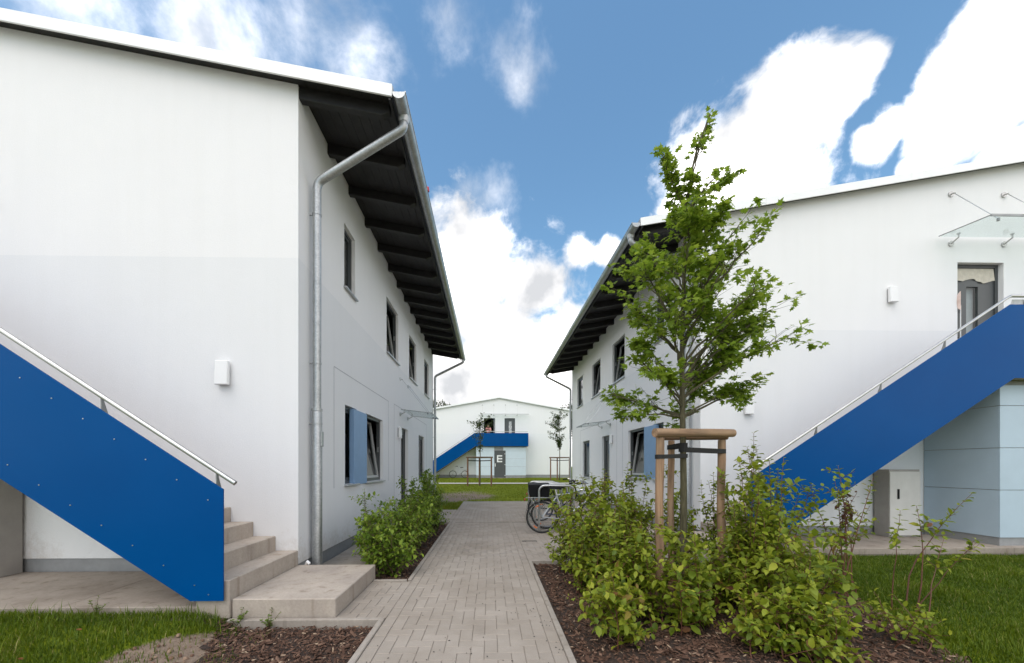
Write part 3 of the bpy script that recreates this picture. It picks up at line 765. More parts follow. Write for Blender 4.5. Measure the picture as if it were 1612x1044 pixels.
        if low:
            mb = MB(P); mb.tube([(up,vp,2.16),(up,vp,2.12),(up,vp,2.11),(up,vp,0.0)], [0.060,0.060,0.064,0.064], 16, caps=False); mb.build('standpipe', 'zinc', dp, smooth=True)
            mb = MB(P); mb.tube([(up,vp,2.13),(up,vp,2.16)], [0.068,0.068], 16); mb.build('pipe_collar', 'zinc', dp, smooth=True)
            mb = MB(P); mb.box(up-.075, up-.058, vp-.035, vp+.035, 1.66, 1.86); mb.build('inspection_flap', 'zinc', dp, bevel=0.006)
        for zb in ((4.72, 2.75, 1.95) if low else (4.6, 2.6, 1.0)):
            mb = MB(P); mb.tube([(up,vp,zb),(up,vp,zb+.025)], rr + 0.005 + (0.01 if low and zb < 2.1 else 0), 16)
            mb.box(up+.03, 0.005, vp-.008, vp+.008, zb+.004, zb+.02); mb.build('pipe_bracket', 'zinc', dp)
    if not full:
        pass
    # windows
    def window(a, b, c, d, style):
        t = 0.055
        mb = MB(P)
        for (p, q, r_, w_) in ((a, a+t, c, d), (b-t, b, c, d), (a+t, b-t, c, c+t), (a+t, b-t, d-t, d)):
            mb.box(0.06, 0.125, p, q, r_, w_)
        wo = mb.build('window', 'window_frame', root)
        st = 0.045; a1, b1, c1, d1 = a+t+.004, b-t-.004, c+t+.004, d-t-.004
        tilt = 0.17 if style == 'tilt' else 0.0
        def sx(z): return 0.07 + tilt * (z - c1) / (d1 - c1) + 0.004
        mb = MB(P)
        for (p, q, r_, w_) in ((a1, a1+st, c1, d1), (b1-st, b1, c1, d1), (a1+st, b1-st, c1, c1+st), (a1+st, b1-st, d1-st, d1)):
            mb.hexa([(sx(r_),p,r_),(sx(r_)+.05,p,r_),(sx(r_)+.05,q,r_),(sx(r_),q,r_),(sx(w_),p,w_),(sx(w_)+.05,p,w_),(sx(w_)+.05,q,w_),(sx(w_),q,w_)])
        mb.build('sash', 'window_frame' if style != 'tilt' else 'sash_grey', wo)
        mb = MB(P); z_, y_ = (c1+st, d1-st), (a1+st, b1-st)
        mb.face([(sx(z_[0])+.02,y_[0],z_[0]),(sx(z_[0])+.02,y_[1],z_[0]),(sx(z_[1])+.02,y_[1],z_[1]),(sx(z_[1])+.02,y_[0],z_[1])]); mb.build('pane', 'glass', wo)
        mb = MB(P); n_ = 40; un = 0.30
        lo_, hi_ = (a+.02, a + (b-a)*.55) if style == 'tilt' else (a+.02, b-.02)
        for k in range(n_):
            y0_, y1_ = lo_ + (hi_-lo_)*k/n_, lo_ + (hi_-lo_)*(k+1)/n_
            e0, e1 = .03*math.sin(k*1.3)+.01*math.sin(k*.37), .03*math.sin((k+1)*1.3)+.01*math.sin((k+1)*.37)
            mb.face([(un+e0,y0_,c-.1),(un+e1,y1_,c-.1),(un+e1,y1_,d+.02),(un+e0,y0_,d+.02)])
        mb.build('curtain', 'curtain_white', wo, smooth=True)
        mb = MB(P); mb.hexa([(-.055,a-.03,c-.035),(.06,a-.03,c-.022),(.06,b+.03,c-.022),(-.055,b+.03,c-.035),(-.055,a-.03,c-.008),(.06,a-.03,c+.004),(.06,b+.03,c+.004),(-.055,b+.03,c-.008)])
        mb.build('sill', 'sill', wo, bevel=0.003)
        mb = MB(P); mb.box(0.075, 0.10, b1-.03, b1-.012, (c+d)/2-.05, (c+d)/2+.06); mb.build('window_handle', 'steel', wo)
        return wo
    def door_unit(a, b, c, d, on_gable=False, style='glazed'):
        Q = (lambda x, y, z: P(y, x, z)) if on_gable else P
        t = 0.06
        mb = MB(Q)
        for (p, q, r_, w_) in ((a, a+t, c, d), (b-t, b, c, d), (a+t, b-t, d-t, d)): mb.box(0.08, 0.15, p, q, r_, w_)
        do = mb.build('door', 'window_frame', root)
        if style == 'solid':
            mb = MB(Q); mb.box(0.10, 0.145, a+t, b-t, c, d-t); mb.build('door_leaf', 'door_grey', do)
            return do
        if style == 'open':
            mb = MB(Q); mb.box(0.16, 0.16 + (b-a-2*t), b-t-.05, b-t-.005, c, d-t); mb.build('door_leaf', 'curtain_white', do)
            return do
        mb = MB(Q); g0, g1 = (a + t + 0.24, a + t + 0.24 + (b-a)*.26) if style == 'glazed' else (a+t+.08, b-t-.08)
        zlo, zhi = c + 0.25, d - 0.42 if style == 'glazed' else d - t - .10
        for (p, q, r_, w_) in ((a+t, g0, c, d-t), (g1, b-t, c, d-t), (g0, g1, c, zlo), (g0, g1, zhi, d-t)): mb.box(0.10, 0.145, p, q, r_, w_)
        mb.build('door_leaf', 'door_grey', do)
        mb = MB(Q); mb.face([(.12,g0,zlo),(.12,g1,zlo),(.12,g1,zhi),(.12,g0,zhi)]); mb.build('pane', 'glass', do)
        mb = MB(Q); mb.face([(.19,g0-.02,zlo-.02),(.19,g1+.02,zlo-.02),(.19,g1+.02,zhi+.02),(.19,g0-.02,zhi+.02)]); mb.build('curtain', 'curtain_white', do)
        mb = MB(Q); mb.tube([(.045,a+t+.05,c+.75),(.045,a+t+.05,c+1.45)], .014, 10); mb.tube([(.045,a+t+.05,c+.85),(.10,a+t+.05,c+.85)], .009, 8); mb.tube([(.045,a+t+.05,c+1.35),(.10,a+t+.05,c+1.35)], .009, 8)
        mb.build('pull_handle', 'steel', do, smooth=True)
        if on_gable:
            # cream cloth pinned over the head of the door, hem hanging in scallops
            mb = MB(Q); n_ = 26; A_, B_ = a + t, b - t - 0.01
            for k in range(n_):
                y0_, y1_ = A_ + (B_-A_)*k/n_, A_ + (B_-A_)*(k+1)/n_
                h0 = d-t-.22-.03*math.sin(k*.42)-.06*(k/n_); h1 = d-t-.22-.03*math.sin((k+1)*.42)-.06*((k+1)/n_)
                e0, e1 = .010*math.sin(k*1.4), .010*math.sin((k+1)*1.4)
                mb.face([(.085+e0,y0_,h0),(.085+e1,y1_,h1),(.095,y1_,d-t-.01),(.095,y0_,d-t-.01)])
            mb.build('cloth_valance', 'curtain', do, smooth=True)
        return do
    if full:
        for w_ in ups: window(*w_)
        for w_ in wins:
            if w_[4] == 'door': door_unit(*w_[:4], style='side')
            else: window(*w_)
    for d_ in gdoors: door_unit(d_[0], d_[1], d_[2], d_[3], True, d_[4])
    # plaster joints round the ground-floor openings
    if groove:
        for (a, b, c, d) in groove:
            mb = MB(P); h = 0.006
            mb.box(-.003, .004, a-h, a+h, c, d); mb.box(-.003, .004, b-h, b+h, c, d); mb.box(-.003, .004, a+h, b-h, d-h, d+h)
            mb.build('facade_joint', 'groove', root)
    if panel:
        a, b, c, d = panel
        mb = MB(P); mb.box(-.022, .058, a, b, c - .012, d - .02); mb.build('facade_panel', 'facade_blue', root, bevel=0.004)
    return root, P

def canopy(P, along, pts, zg, zr, out, root, gable):
    """glass canopy: wall span along=(a,b), fittings at pts, glass height zg, rods from zr"""
    Q = (lambda w, o, z: P(w, -o, z)) if gable else (lambda w, o, z: P(-o, w, z))
    a, b = along
    mb = MB(Q); mb.hexa([(a,.06,zg),(b,.06,zg),(b,out,zg-.09),(a,out,zg-.09),(a,.06,zg+.012),(b,.06,zg+.012),(b,out,zg-.078),(a,out,zg-.078)])
    c = mb.build('canopy', 'canopy_glass', root)
    mb = MB(Q); mb.box(a, b, out-.006, out+.012, zg-.10, zg-.066); mb.build('front_edge', 'steel_dark', c)
    mb = MB(Q)
    for e in (a, b): mb.hexa([(e-.004,.06,zg-.002),(e+.004,.06,zg-.002),(e+.004,out,zg-.092),(e-.004,out,zg-.092),(e-.004,.06,zg+.015),(e+.004,.06,zg+.015),(e+.004,out,zg-.075),(e-.004,out,zg-.075)])
    mb.build('side_edge', 'steel_dark', c)
    for p in pts:
        mb = MB(Q); mb.tube([(p,0,zr),(p,.022,zr)], .05, 16); mb.tube([(p,.02,zr),(p,.075,zr-.02)], .012, 8); mb.build('wall_rosette', 'steel', c, smooth=True)
        mb = MB(Q); mb.tube([(p,.06,zr-.015),(p,out-.12,zg-.06)], .0055, 6); mb.build('tie_rod', 'steel', c)
        mb = MB(Q); mb.tube([(p,out-.12,zg-.10),(p,out-.12,zg-.055)], .02, 10); mb.build('glass_clamp', 'steel_dark', c)
        mb = MB(Q); mb.tube([(p,0,zg-.10),(p,.022,zg-.10)], .05, 16); mb.tube([(p,.02,zg-.10),(p,.13,zg-.045),(p,.13,zg+.03)], .013, 8); mb.tube([(p,.13,zg+.014),(p,.13,zg+.03)], .028, 12); mb.build('wall_rosette', 'steel', c, smooth=True)
    return c

def wall_lamp(P, u, v, z, label, on_gable=True):
    Q = P if on_gable else (lambda a, b, c: P(b, a, c))
    mb = MB(Q)
    if on_gable: pr = [(u-.09, -.012, z-.16), (u+.09, -.012, z-.16), (u+.09, -.012, z+.16), (u-.09, -.012, z+.16)]
    loc = Vector(P(u, 0, z)) if on_gable else Vector(P(0, u, z))
    root = empty('wall_lamp', loc, label, 'wall lamp', 'wall lamps on the white houses')
    mb.box(u-.06, u+.06, -.024, 0.0, z-.12, z+.12); mb.build('back_plate', 'steel_dark', root)
    mb = MB(Q); mb.hexa([(u-.08,-.085,z-.15),(u+.08,-.085,z-.15),(u+.08,-.022,z-.145),(u-.08,-.022,z-.145),(u-.08,-.07,z+.15),(u+.08,-.07,z+.15),(u+.08,-.022,z+.15),(u-.08,-.022,z+.15)])
    mb.build('lamp_shade', 'lamp_white', root, bevel=0.008)
    return root

def stairs(P, label, full_panel=True, u_end=9.0):
    root = empty('outdoor_staircase', Vector(P(0, -0.6, 0)), label, 'staircase')
    rise, going, zl = 0.18, 0.275, 0.171
    for k in range(16):
        mb = MB(P); u = going * k
        mb.box(u, u + going + (0.03 if k < 15 else 0.0), -1.24, -0.003, (zl + rise*k - 0.02) if k else 0.0, zl + rise*(k+1)); mb.build('step', 'concrete_step', root, bevel=0.006)
    mb = MB(P)
    uL = 16 * going
    lo_ = lambda u: 0.19 + 0.66 * (u - 0.325)
    mb.prism([(0.33, -1.235, 0.15), (uL, -1.235, lo_(uL) ), (uL, -1.235, 2.85), (0.28, -1.235, 0.32)], (0, 1.23, 0)); mb.build('stair_slab', 'concrete_step', root)
    mb = MB(P); mb.box(uL + .004, u_end, -1.24, -0.003, 2.80, 3.05); mb.build('platform_slab', 'concrete_step', root, bevel=0.005)
    # blue parapet sheet
    top = lambda u: 1.19 + 0.66 * (u - 0.03)
    ut = 4.22
    poly = [(0.03, 0.176), (0.325, 0.176), (4.29, 0.176 + 0.66 * (4.29 - 0.325)), (u_end, 2.795), (u_end, top(ut)), (ut, top(ut)), (0.03, 1.19)]
    mb = MB(P); mb.prism([(u, -1.275, z) for u, z in poly], (0, 0.012, 0)); mb.build('parapet_panel', 'blue_panel', root)
    if u_end < 20:
        mb = MB(P); mb.prism([(u_end-.012, -1.262, 2.795), (u_end, -1.262, 2.795), (u_end, -1.262, top(ut)), (u_end-.012, -1.262, top(ut))], (0, 1.25, 0)); mb.build('parapet_panel', 'blue_panel', root)
    # screws along both long edges
    def screw(u, z):
        mb = MB(P); mb.tube([(u, -1.274, z), (u, -1.279, z)], 0.0055, 8); mb.build('screw', 'steel', root)
    if full_panel:
        for k in range(15):
            screw(0.165 + 0.278*k, top(0.165 + 0.278*k) - 0.185)
        for k in range(14): screw(0.285 + 0.276*k, 0.32 + 0.66*(0.276*k) + 0.0)
        screw(0.16, 0.235)
    # handrail on fins
    off = 0.13
    mb = MB(P); mb.tube([(-0.07, -1.262, top(-0.07) + off - .01), (ut - .06, -1.262, top(ut - .06) + off), (ut + .02, -1.262, top(ut) + off + .005), (u_end - .05, -1.262, top(ut) + off + .005)], 0.0215, 12); mb.build('handrail', 'steel', root, smooth=True)
    for u in [0.10, 1.13, 2.16, 3.19, 4.5, 5.6, 6.7]:
        zt = top(min(u, ut))
        mb = MB(P); mb.prism([(u-.004, -1.262, zt - .04), (u-.004, -1.20, zt - .04), (u-.004, -1.255, zt + off - .008), (u-.004, -1.266, zt + off - .008)], (.008, 0, 0)); mb.build('rail_fin', 'steel_dark', root)
    return root

# openings, measured from the gable along the side wall: start, end, sill, head, kind
WIN = [(1.51, 3.70, 1.10, 2.42, 'tilt'), (5.40, 6.26, 0.18, 2.45, 'door'), (7.92, 9.0, 0.95, 2.45, 'plain')]
UPS = [(1.48, 1.97, 4.36, 5.40, 'plain'), (4.0, 5.11, 4.06, 5.34, 'tilt'), (6.43, 7.53, 4.05, 5.32, 'tilt'), (9.0, 10.0, 4.06, 5.34, 'plain')]
# the wide ground-floor window is two sashes either side of the blue panel
WIN = [(1.51, 2.06, 1.10, 2.42, 'plain'), (2.54, 3.70, 1.10, 2.42, 'tilt')] + WIN[1:]
GRO = [(1.07, 4.17, 1.06, 2.93), (4.69, 9.43, 0.27, 2.955)]
PAN = (1.86, 2.555, 1.085, 2.42)
GD = [(4.99, 5.90, 3.06, 5.32, 'glazed'), (7.28, 8.19, 3.06, 5.32, 'glazed')]
hL, PL = house(-2.39, 4.72, -1, 0.0, 'white rendered two-storey house on the left with black rafters and long galvanised gutter', 11.1, 'render_paint', WIN, UPS, GD, GRO, PAN)
hR, PR = house(4.0, 7.05, 1, 0.0, 'white rendered two-storey house on the right behind the staked tree', 11.1, 'render_paint', WIN, UPS, GD, GRO, PAN, droof=-0.03)
GF = [(5.00, 6.04, 3.06, 5.42, 'open'), (6.90, 7.86, 3.06, 5.42, 'solid')]
hF, PF = house(-5.55, 34.2, 1, 0.36, 'distant white gabled house facing down the path', 12.0, 'render_paint_far', [], [], GF, None, None, full=False)
for (P_, rt) in ((PL, hL), (PR, hR)):
    canopy(P_, (5.15, 6.42), (5.3, 6.25), 2.88, 3.72, 0.86, rt, False)
canopy(PL, (4.55, 8.7), (4.85, 5.89, 6.93, 7.97), 5.77, 6.62, 0.80, hL, True)
canopy(PR, (4.55, 8.7), (4.85, 5.89, 6.93, 7.97), 5.77, 6.62, 0.80, hR, True)
canopy(PF, (4.75, 9.05), (4.88, 5.92, 6.98, 8.04), 5.77, 6.62, 0.80, hF, True)

stairs(PL, 'bright blue parapet staircase climbing left along the near house gable')
stairs(PR, 'bright blue parapet staircase climbing right behind the shrubs', False)
stairs(PF, 'small distant blue staircase and balcony on the far house', False, 8.95)
def landing(P, label):
    mb = MB(P); mb.box(-0.96, -0.006, -1.215, -0.004, -0.02, 0.171)
    props(mb.build('concrete_landing', 'concrete_step', bevel=0.008), label, 'landing')
landing(PL, 'low square concrete landing at the foot of the left staircase')
landing(PR, 'low concrete landing behind the dense shrubs on the right')

wall_lamp(PL, 0.905, 0, 2.55, 'white box wall lamp low on the left house gable')
wall_lamp(PL, 3.83, 0, 4.72, 'white box wall lamp high on the left house, cut by the frame')
wall_lamp(PR, 3.68, 0, 4.67, 'white box wall lamp beside the upper glazed door')
wall_lamp(PR, 0.905, 0, 2.53, 'white box wall lamp low on the right gable beside the tree')
wall_lamp(PL, 5.12, 0, 2.28, 'small white box lamp beside the left house side door', False)
wall_lamp(PR, 5.12, 0, 2.28, 'small white box lamp beside the right house side door', False)

# cabinets under the stairs
def cabinet(P, label):
    root = empty('utility_cabinet', Vector(P(3.8, -0.18, 0.1)), label, 'cabinet')
    mb = MB(P); mb.box(3.32, 3.90, -0.30, -0.035, 0.10, 1.34); mb.build('body', 'cabinet_grey', root, bevel=0.004)
    for k in range(1):
        mb = MB(P); mb.box(3.325, 3.895, -0.318, -0.302, 0.13, 1.30); mb.build('cabinet_door', 'cabinet_light', root, bevel=0.003)
    mb = MB(P); mb.box(3.46, 3.49, -0.332, -0.319, 0.80, 0.98); mb.build('latch', 'black_plastic', root)
cabinet(PL, 'beige grey metal cabinet under the left stairs, cut by the frame')
cabinet(PR, 'pale metal cabinet with black latch under the right stairs')

# sheds under the upper landings
def shed(P, ua, ub, label, clad, door=None):
    root = empty('storage_shed', Vector(P((ua+ub)/2, -0.55, 0)), label, 'shed')
    rows = [(0.235, 1.005), (1.015, 1.695), (1.705, 2.385), (2.395, 2.72)]
    mb = MB(P); mb.box(ua + .012, ub - .012, -1.068, -0.01, 0.0, 2.79); mb.build('core', 'plinth', root)
    xs = [ua]; 
    while xs[-1] + 2.6 < ub: xs.append(xs[-1] + 2.4)
    xs.append(ub)
    for (a, b) in rows:
        for x0, x1 in zip(xs[:-1], xs[1:]):
            if door and b > 0 and x0 < door[0] and x1 > door[0]:
                segs = [(x0, door[0]), (door[1], x1)] if a < door[2] else [(x0, x1)]
            elif door and x0 >= door[0] and x0 < door[1] and a < door[2]: segs = [(door[1], x1)] if x1 > door[1] else []
            else: segs = [(x0, x1)]
            for (p, q) in segs:
                mb = MB(P); mb.box(p + .003, q - .003, -1.08, -1.0685, a, b); mb.build('cladding_panel', clad, root)
        mb = MB(P); mb.box(ua, ua + .0115, -1.066, -0.012, a, b); mb.build('cladding_panel', clad, root)
        mb = MB(P); mb.box(ub - .0115, ub, -1.066, -0.012, a, b); mb.build('cladding_panel', clad, root)
    if door:
        mb = MB(P); mb.box(door[0], door[1], -1.095, -1.0805, 0.02, door[2]); d = mb.build('shed_door', 'door_grey', root)
        # the letter E
        cx, cz, h, w, t = door[0] + 0.47, 1.70, 0.62, 0.46, 0.115
        mb = MB(P)
        mb.box(cx - w/2, cx - w/2 + t, -1.101, -1.0955, cz - h/2, cz + h/2)
        for zz in (cz - h/2, cz - t/2, cz + h/2 - t): mb.box(cx - w/2 + t, cx + w/2, -1.101, -1.0955, zz, zz + t)
        mb.build('letter_sign', 'sign_white', d)
        mb = MB(P); mb.box(door[0] + .05, door[0] + .11, -1.14, -1.096, 1.0, 1.28); mb.build('handle', 'sign_white', d)
        for zz in (0.2, 1.15, 2.1): 
            mb = MB(P); mb.box(door[1] - .10, door[1] - .01, -1.103, -1.0955, zz, zz + .05); mb.build('hinge', 'sign_white', d)
        mb = MB(P); mb.box(door[0] - .1, door[1] + .15, -1.35, -1.0, -0.12, 0.015); mb.build('door_step', 'kerb', root)
    return root
shed(PR, 4.32, 8.9, 'pale blue clad storage shed under the right stair platform', 'cladding')
shed(PF, 4.35, 8.75, 'distant pale shed with grey door marked E', 'cladding_far', (5.95, 6.95, 2.42))
# vertical lettering on the upper right door of the far house
mb = MB(PF)
zz = 3.95; k = 0
while zz < 5.0:
    a = 7.30; h = 0.16
    if k % 3 == 0:
        mb.box(a, a + .25, 0.084, 0.096, zz, zz + .05); mb.box(a, a + .25, 0.084, 0.096, zz + h - .05, zz + h); mb.box(a, a + .05, 0.084, 0.096, zz + .05, zz + h - .05); mb.box(a + .20, a + .25, 0.084, 0.096, zz + .05, zz + h - .05)
    else:
        mb.box(a, a + .25, 0.084, 0.096, zz, zz + .045); mb.box(a, a + .25, 0.084, 0.096, zz + h - .045, zz + h)
        mb.hexa([(a,.084,zz+.045),(a+.06,.084,zz+.045),(a+.06,.096,zz+.045),(a,.096,zz+.045),(a+.19,.084,zz+h-.045),(a+.25,.084,zz+h-.045),(a+.25,.096,zz+h-.045),(a+.19,.096,zz+h-.045)])
    zz += 0.20; k += 1
dF = [c for c in hF.children if c.name.startswith('door')][-1]
mb.build('door_lettering', 'sign_white', dF)

# roof bits
def vent(P, u, v, hgt, label_root):
    z = 6.168 - 0.03 + SL * u + 0.07
    mb = MB(P); mb.tube([(u, v, z - .05), (u, v, z + hgt - .14)], .05, 12); mb.hexa([(u-.10,v-.1,z+hgt-.14),(u+.10,v-.1,z+hgt-.14),(u+.10,v+.1,z+hgt-.14),(u-.10,v+.1,z+hgt-.14),(u-.10,v-.1,z+hgt),(u+.04,v-.1,z+hgt+.05),(u+.04,v+.1,z+hgt+.05),(u-.10,v+.1,z+hgt)])
    mb.build('roof_vent', 'steel_dark', label_root)
vent(PR, 0.42, 1.0, 0.95, hR)
mb = MB(PL); mb.tube([(1.0, 0.45, 6.42), (1.0, 0.45, 6.72)], [.06, .05], 10); mb.build('roof_vent', 'steel_dark', hL)
mb = MB(PL); mb.tube([(-1.36, 1.52, 5.96), (-1.36, 1.52, 6.03)], [.028, .02], 10); mb.build('gutter_cap', 'red', hL)
for u in (1.3, 2.4): 
    mb = MB(PR); z = 6.21 + SL*u; mb.tube([(u, -.05, z), (u - .03, -.05, z + .14)], .004, 5); mb.build('roof_clip', 'steel', hR)

# cloths by the upper door of the right house
mb = MB(PR)
for k in range(10):
    a0, a1 = 4.97 + .007*k, 4.97 + .007*(k+1); b0_, b1_ = .02*math.sin(k*.9), .02*math.sin((k+1)*.9)
    w0, w1 = abs(math.sin((k)/10*math.pi))*.17, abs(math.sin((k+1)/10*math.pi))*.17
    mb.face([(a0, -.02+b0_, 4.56-w0), (a1, -.02+b1_, 4.56-w1), (a1, -.02+b1_, 4.58+w1), (a0, -.02+b0_, 4.58+w0)])
props(mb.build('hanging_cloth', 'pale_pink', smooth=True), 'small pink cloth hanging on the upper door jamb', 'cloth')
mb = MB(PR)
for k in range(12):
    a0, a1 = 4.30 + .03*k, 4.30 + .03*(k+1)
    f = lambda q: (3.98 - .30*(1 - abs(q - 4.42)/.3) + .03*math.sin(q*40))
    mb.face([(a0, -1.18+.02*math.sin(k), 3.72 + .06*math.sin(k*.8) + max(0, .5*(a0-4.5))), (a1, -1.18+.02*math.sin(k+1), 3.72 + .06*math.sin((k+1)*.8) + max(0, .5*(a1-4.5))), (a1, -1.235, 4.05), (a0, -1.235, 4.05)])
props(mb.build('white_towel', 'curtain_white', smooth=True), 'white towel draped over the right stair rail by the upper door', 'towel')

# ------------------------------------------------------------------ bark mulch
def mulch(name, poly_test, x0, x1, y0, y1, dens, zoff=0.012):
    n = int((x1-x0)*(y1-y0)*dens)
    xy = np.column_stack([RNG.uniform(x0, x1, n), RNG.uniform(y0, y1, n)])
    keep = np.array([poly_test(x, y) for x, y in xy]); xy = xy[keep]; n = len(xy)
    z = np.array([max(gz(x, y), -0.075) for x, y in xy]) + RNG.uniform(0.0, 0.03, n)
    pos = np.column_stack([xy, z])
    ax = np.column_stack([RNG.normal(size=n), RNG.normal(size=n), RNG.normal(0, .25, n)]); nr = np.column_stack([RNG.normal(0,.35,n), RNG.normal(0,.35,n), np.ones(n)])
    M = frames(ax, nr)
    L = RNG.gamma(3.0, 0.009, n).clip(.008, .075); W = L * RNG.uniform(.18, .5, n); H = RNG.uniform(.002, .006, n)
    M = M * np.stack([L, W, H], 1)[:, None, :]
    TV = np.array([(-.5,-.5,0),(.5,-.35,0),(.5,.4,0),(-.5,.5,0),(-.45,-.45,1),(.42,-.3,1),(.45,.35,1),(-.42,.45,1)], float)
    TF = [np.array([(4,5,6,7),(0,1,5,4),(1,2,6,5),(2,3,7,6),(3,0,4,7)])]
    t = RNG.beta(2.0, 2.6, n); t[RNG.random(n) < .035] = 1.0
    V, F, T = scatter(TV, TF, pos, M, np.clip(t, .01, 1))
    o = np_mesh(name, V, F, 'bark_chip', tint=T)
    return props(o, kind='stuff')
def bedsheet(name, x0, x1, y0, y1, test, step=0.1):
    V, F, ix = [], [], {}
    nx, ny = int(round((x1-x0)/step)), int(round((y1-y0)/step))
    def vid(i, j):
        if (i, j) not in ix:
            x, y = x0 + i*step, y0 + j*step
            ix[(i, j)] = len(V); V.append((x, y, max(gz(x, y), -0.075) + 0.008 + 0.012*wob(x, y, 5)))
        return ix[(i, j)]
    for j in range(ny):
        for i in range(nx):
            if test(x0+(i+.5)*step, y0+(j+.5)*step): F.append((vid(i,j), vid(i+1,j), vid(i+1,j+1), vid(i,j+1)))
    o = np_mesh(name, np.array(V), [np.array(F)], 'mulch_soil', smooth=True)
    return props(o, kind='structure')
t_right = lambda x, y: 0.62 < x < bed_edge(y) + 0.05*wob(x, y, 9) and y < 5.49
t_left = lambda x, y: -2.30 + 0.35*wob(0, y, 2.2) + 0.12*(3.4-y) < x < -1.01 and y < 3.41
t_hedge = lambda x, y: -1.73 < x < -1.01 and 4.63 < y < 9.35
bedsheet('mulch_bed', 0.62, 4.02, 1.2, 5.5, t_right); bedsheet('mulch_bed', -2.6, -1.0, 1.2, 3.4, t_left); bedsheet('mulch_bed', -1.73, -1.0, 4.62, 9.36, t_hedge)
mulch('bark_mulch', lambda x, y: t_right(x - .1*RNG.random(), y), .62, 4.1, 2.3, 5.5, 2300)
mulch('bark_mulch', t_left, -2.6, -1.0, 2.3, 3.41, 2900)
mulch('bark_mulch', t_hedge, -1.73, -1.0, 4.62, 9.36, 1500)
# crumbs of soil and bark blown onto the paving and the bare patch
n = 150
xy = np.column_stack([RNG.uniform(-.9, .56, n), 2.4 + 5.5*RNG.random(n)**1.6]); xy[:40, 0] = .56 - RNG.gamma(1.5, .06, 40)
pos = np.column_stack([xy, np.full(n, .004)])
M = frames(np.column_stack([RNG.normal(size=n), RNG.normal(size=n), np.zeros(n)]), np.tile((0,0,1.), (n,1))) * np.stack([RNG.uniform(.004,.016,n), RNG.uniform(.003,.007,n), RNG.uniform(.002,.005,n)], 1)[:, None, :]
BX = np.array([(-.5,-.5,0),(.5,-.4,0),(.5,.4,0),(-.5,.5,0),(-.4,-.4,1),(.4,-.3,1),(.4,.3,1),(-.4,.4,1)], float); BXF = [np.array([(4,5,6,7),(0,1,5,4),(1,2,6,5),(2,3,7,6),(3,0,4,7)])]
V, F, T = scatter(BX, BXF, pos, M, np.zeros(n)); props(np_mesh('path_crumbs', V, F, 'debris', tint=T), kind='stuff')
n = 900
xy = np.column_stack([RNG.uniform(-3.6, -1.9, n), RNG.uniform(2.3, 3.3, n)]); xy = xy[[soil(x, y) > .5 for x, y in xy]]; n = len(xy)
pos = np.column_stack([xy, [gz(x, y) + .002 for x, y in xy]])
M = frames(np.column_stack([RNG.normal(size=n), RNG.normal(size=n), np.zeros(n)]), np.tile((0,0,1.), (n,1))) * RNG.gamma(2, .006, n).clip(.004, .03)[:, None, None] * np.array([1, .8, .6])
V, F, T = scatter(BX, BXF, pos, M, RNG.beta(4, 1.6, n).clip(.3, 1)); props(np_mesh('soil_crumbs', V, F, 'bark_chip', tint=T), kind='stuff')

# ------------------------------------------------------------------ grass
def grass(name, x0, x1, y0, y1, dens, test, hmin, hmax, wid=0.004, tlo=.05, thi=.95, gm='grass_blade'):
    n = int((x1-x0)*(y1-y0)*dens)
    xy = np.column_stack([RNG.uniform(x0, x1, n), RNG.uniform(y0, y1, n)])
    pr = np.array([test(x, y) for x, y in xy]); xy = xy[RNG.random(n) < pr]; n = len(xy)
    clump = np.array([wob(x, y, 2.3) for x, y in xy])
    pos = np.column_stack([xy, [gz(x, y) - .004 for x, y in xy]])
    h = RNG.uniform(hmin, hmax, n) * (1 + .45*clump); lean = RNG.uniform(.1, .75, n) * h; az = RNG.uniform(0, 2*np.pi, n)
    dx, dy = np.cos(az), np.sin(az); px, py = -dy, dx
    w = wid * RNG.uniform(.6, 1.3, n)
    V = np.zeros((n, 5, 3))
    V[:, 0] = pos + np.stack([px*w, py*w, 0*w], 1); V[:, 1] = pos - np.stack([px*w, py*w, 0*w], 1)
    mid = pos + np.stack([dx*lean*.35, dy*lean*.35, h*.6], 1)
    V[:, 2] = mid + np.stack([px*w*.8, py*w*.8, 0*w], 1); V[:, 3] = mid - np.stack([px*w*.8, py*w*.8, 0*w], 1)
    V[:, 4] = pos + np.stack([dx*lean, dy*lean, h], 1)
    base = np.arange(n)[:, None]*5
    F = [base + np.array([[0,1,3,2]]), base + np.array([[2,3,4]])]
    t = np.clip(.45 + .35*clump + RNG.normal(0, .18, n), tlo, thi); t[RNG.random(n) < .02] = 1
    o = np_mesh(name, V.reshape(-1, 3), F, gm, tint=np.repeat(t, 5))
    return props(o, kind='stuff')
g_left = lambda x, y: (1 - soil(x, y)) ** 1.5 * (.62 + .8*wob(x, y, 1.9)) + max(.03, .5*wob(x, y, 3.3)) if y < 3.50 else 0
g_right = lambda x, y: (1 - .93*soil(x, y)) if (x > bed_edge(y) - .1 and y < 5.83) else 0
grass('lawn_grass', -5.2, -1.9, 2.3, 3.51, 15000, g_left, .022, .06, .0026)
grass('lawn_grass', -9.5, -5.2, 2.0, 3.51, 5000, lambda x, y: .9, .025, .06, .0032)
grass('lawn_grass', 3.2, 9.0, 2.3, 5.84, 9000, g_right, .025, .06, .0028)
grass('lawn_grass', -6, 8, 15.0, 25.1, 420, lambda x, y: (1 - soil(x, y)*1.3) if x < .25*y + 6 else 0, .03, .07, .007, .3, .98, 'sunlit_far_grass')
grass('lawn_grass', -8, 9, 26.4, 33.0, 380, lambda x, y: .9, .03, .07, .009, .3, .98, 'sunlit_far_grass')
grass('lawn_grass', -2.35, -1.06, 12.15, 15.0, 900, lambda x, y: .9, .04, .09, .006, .3, .9, 'sunlit_far_grass')
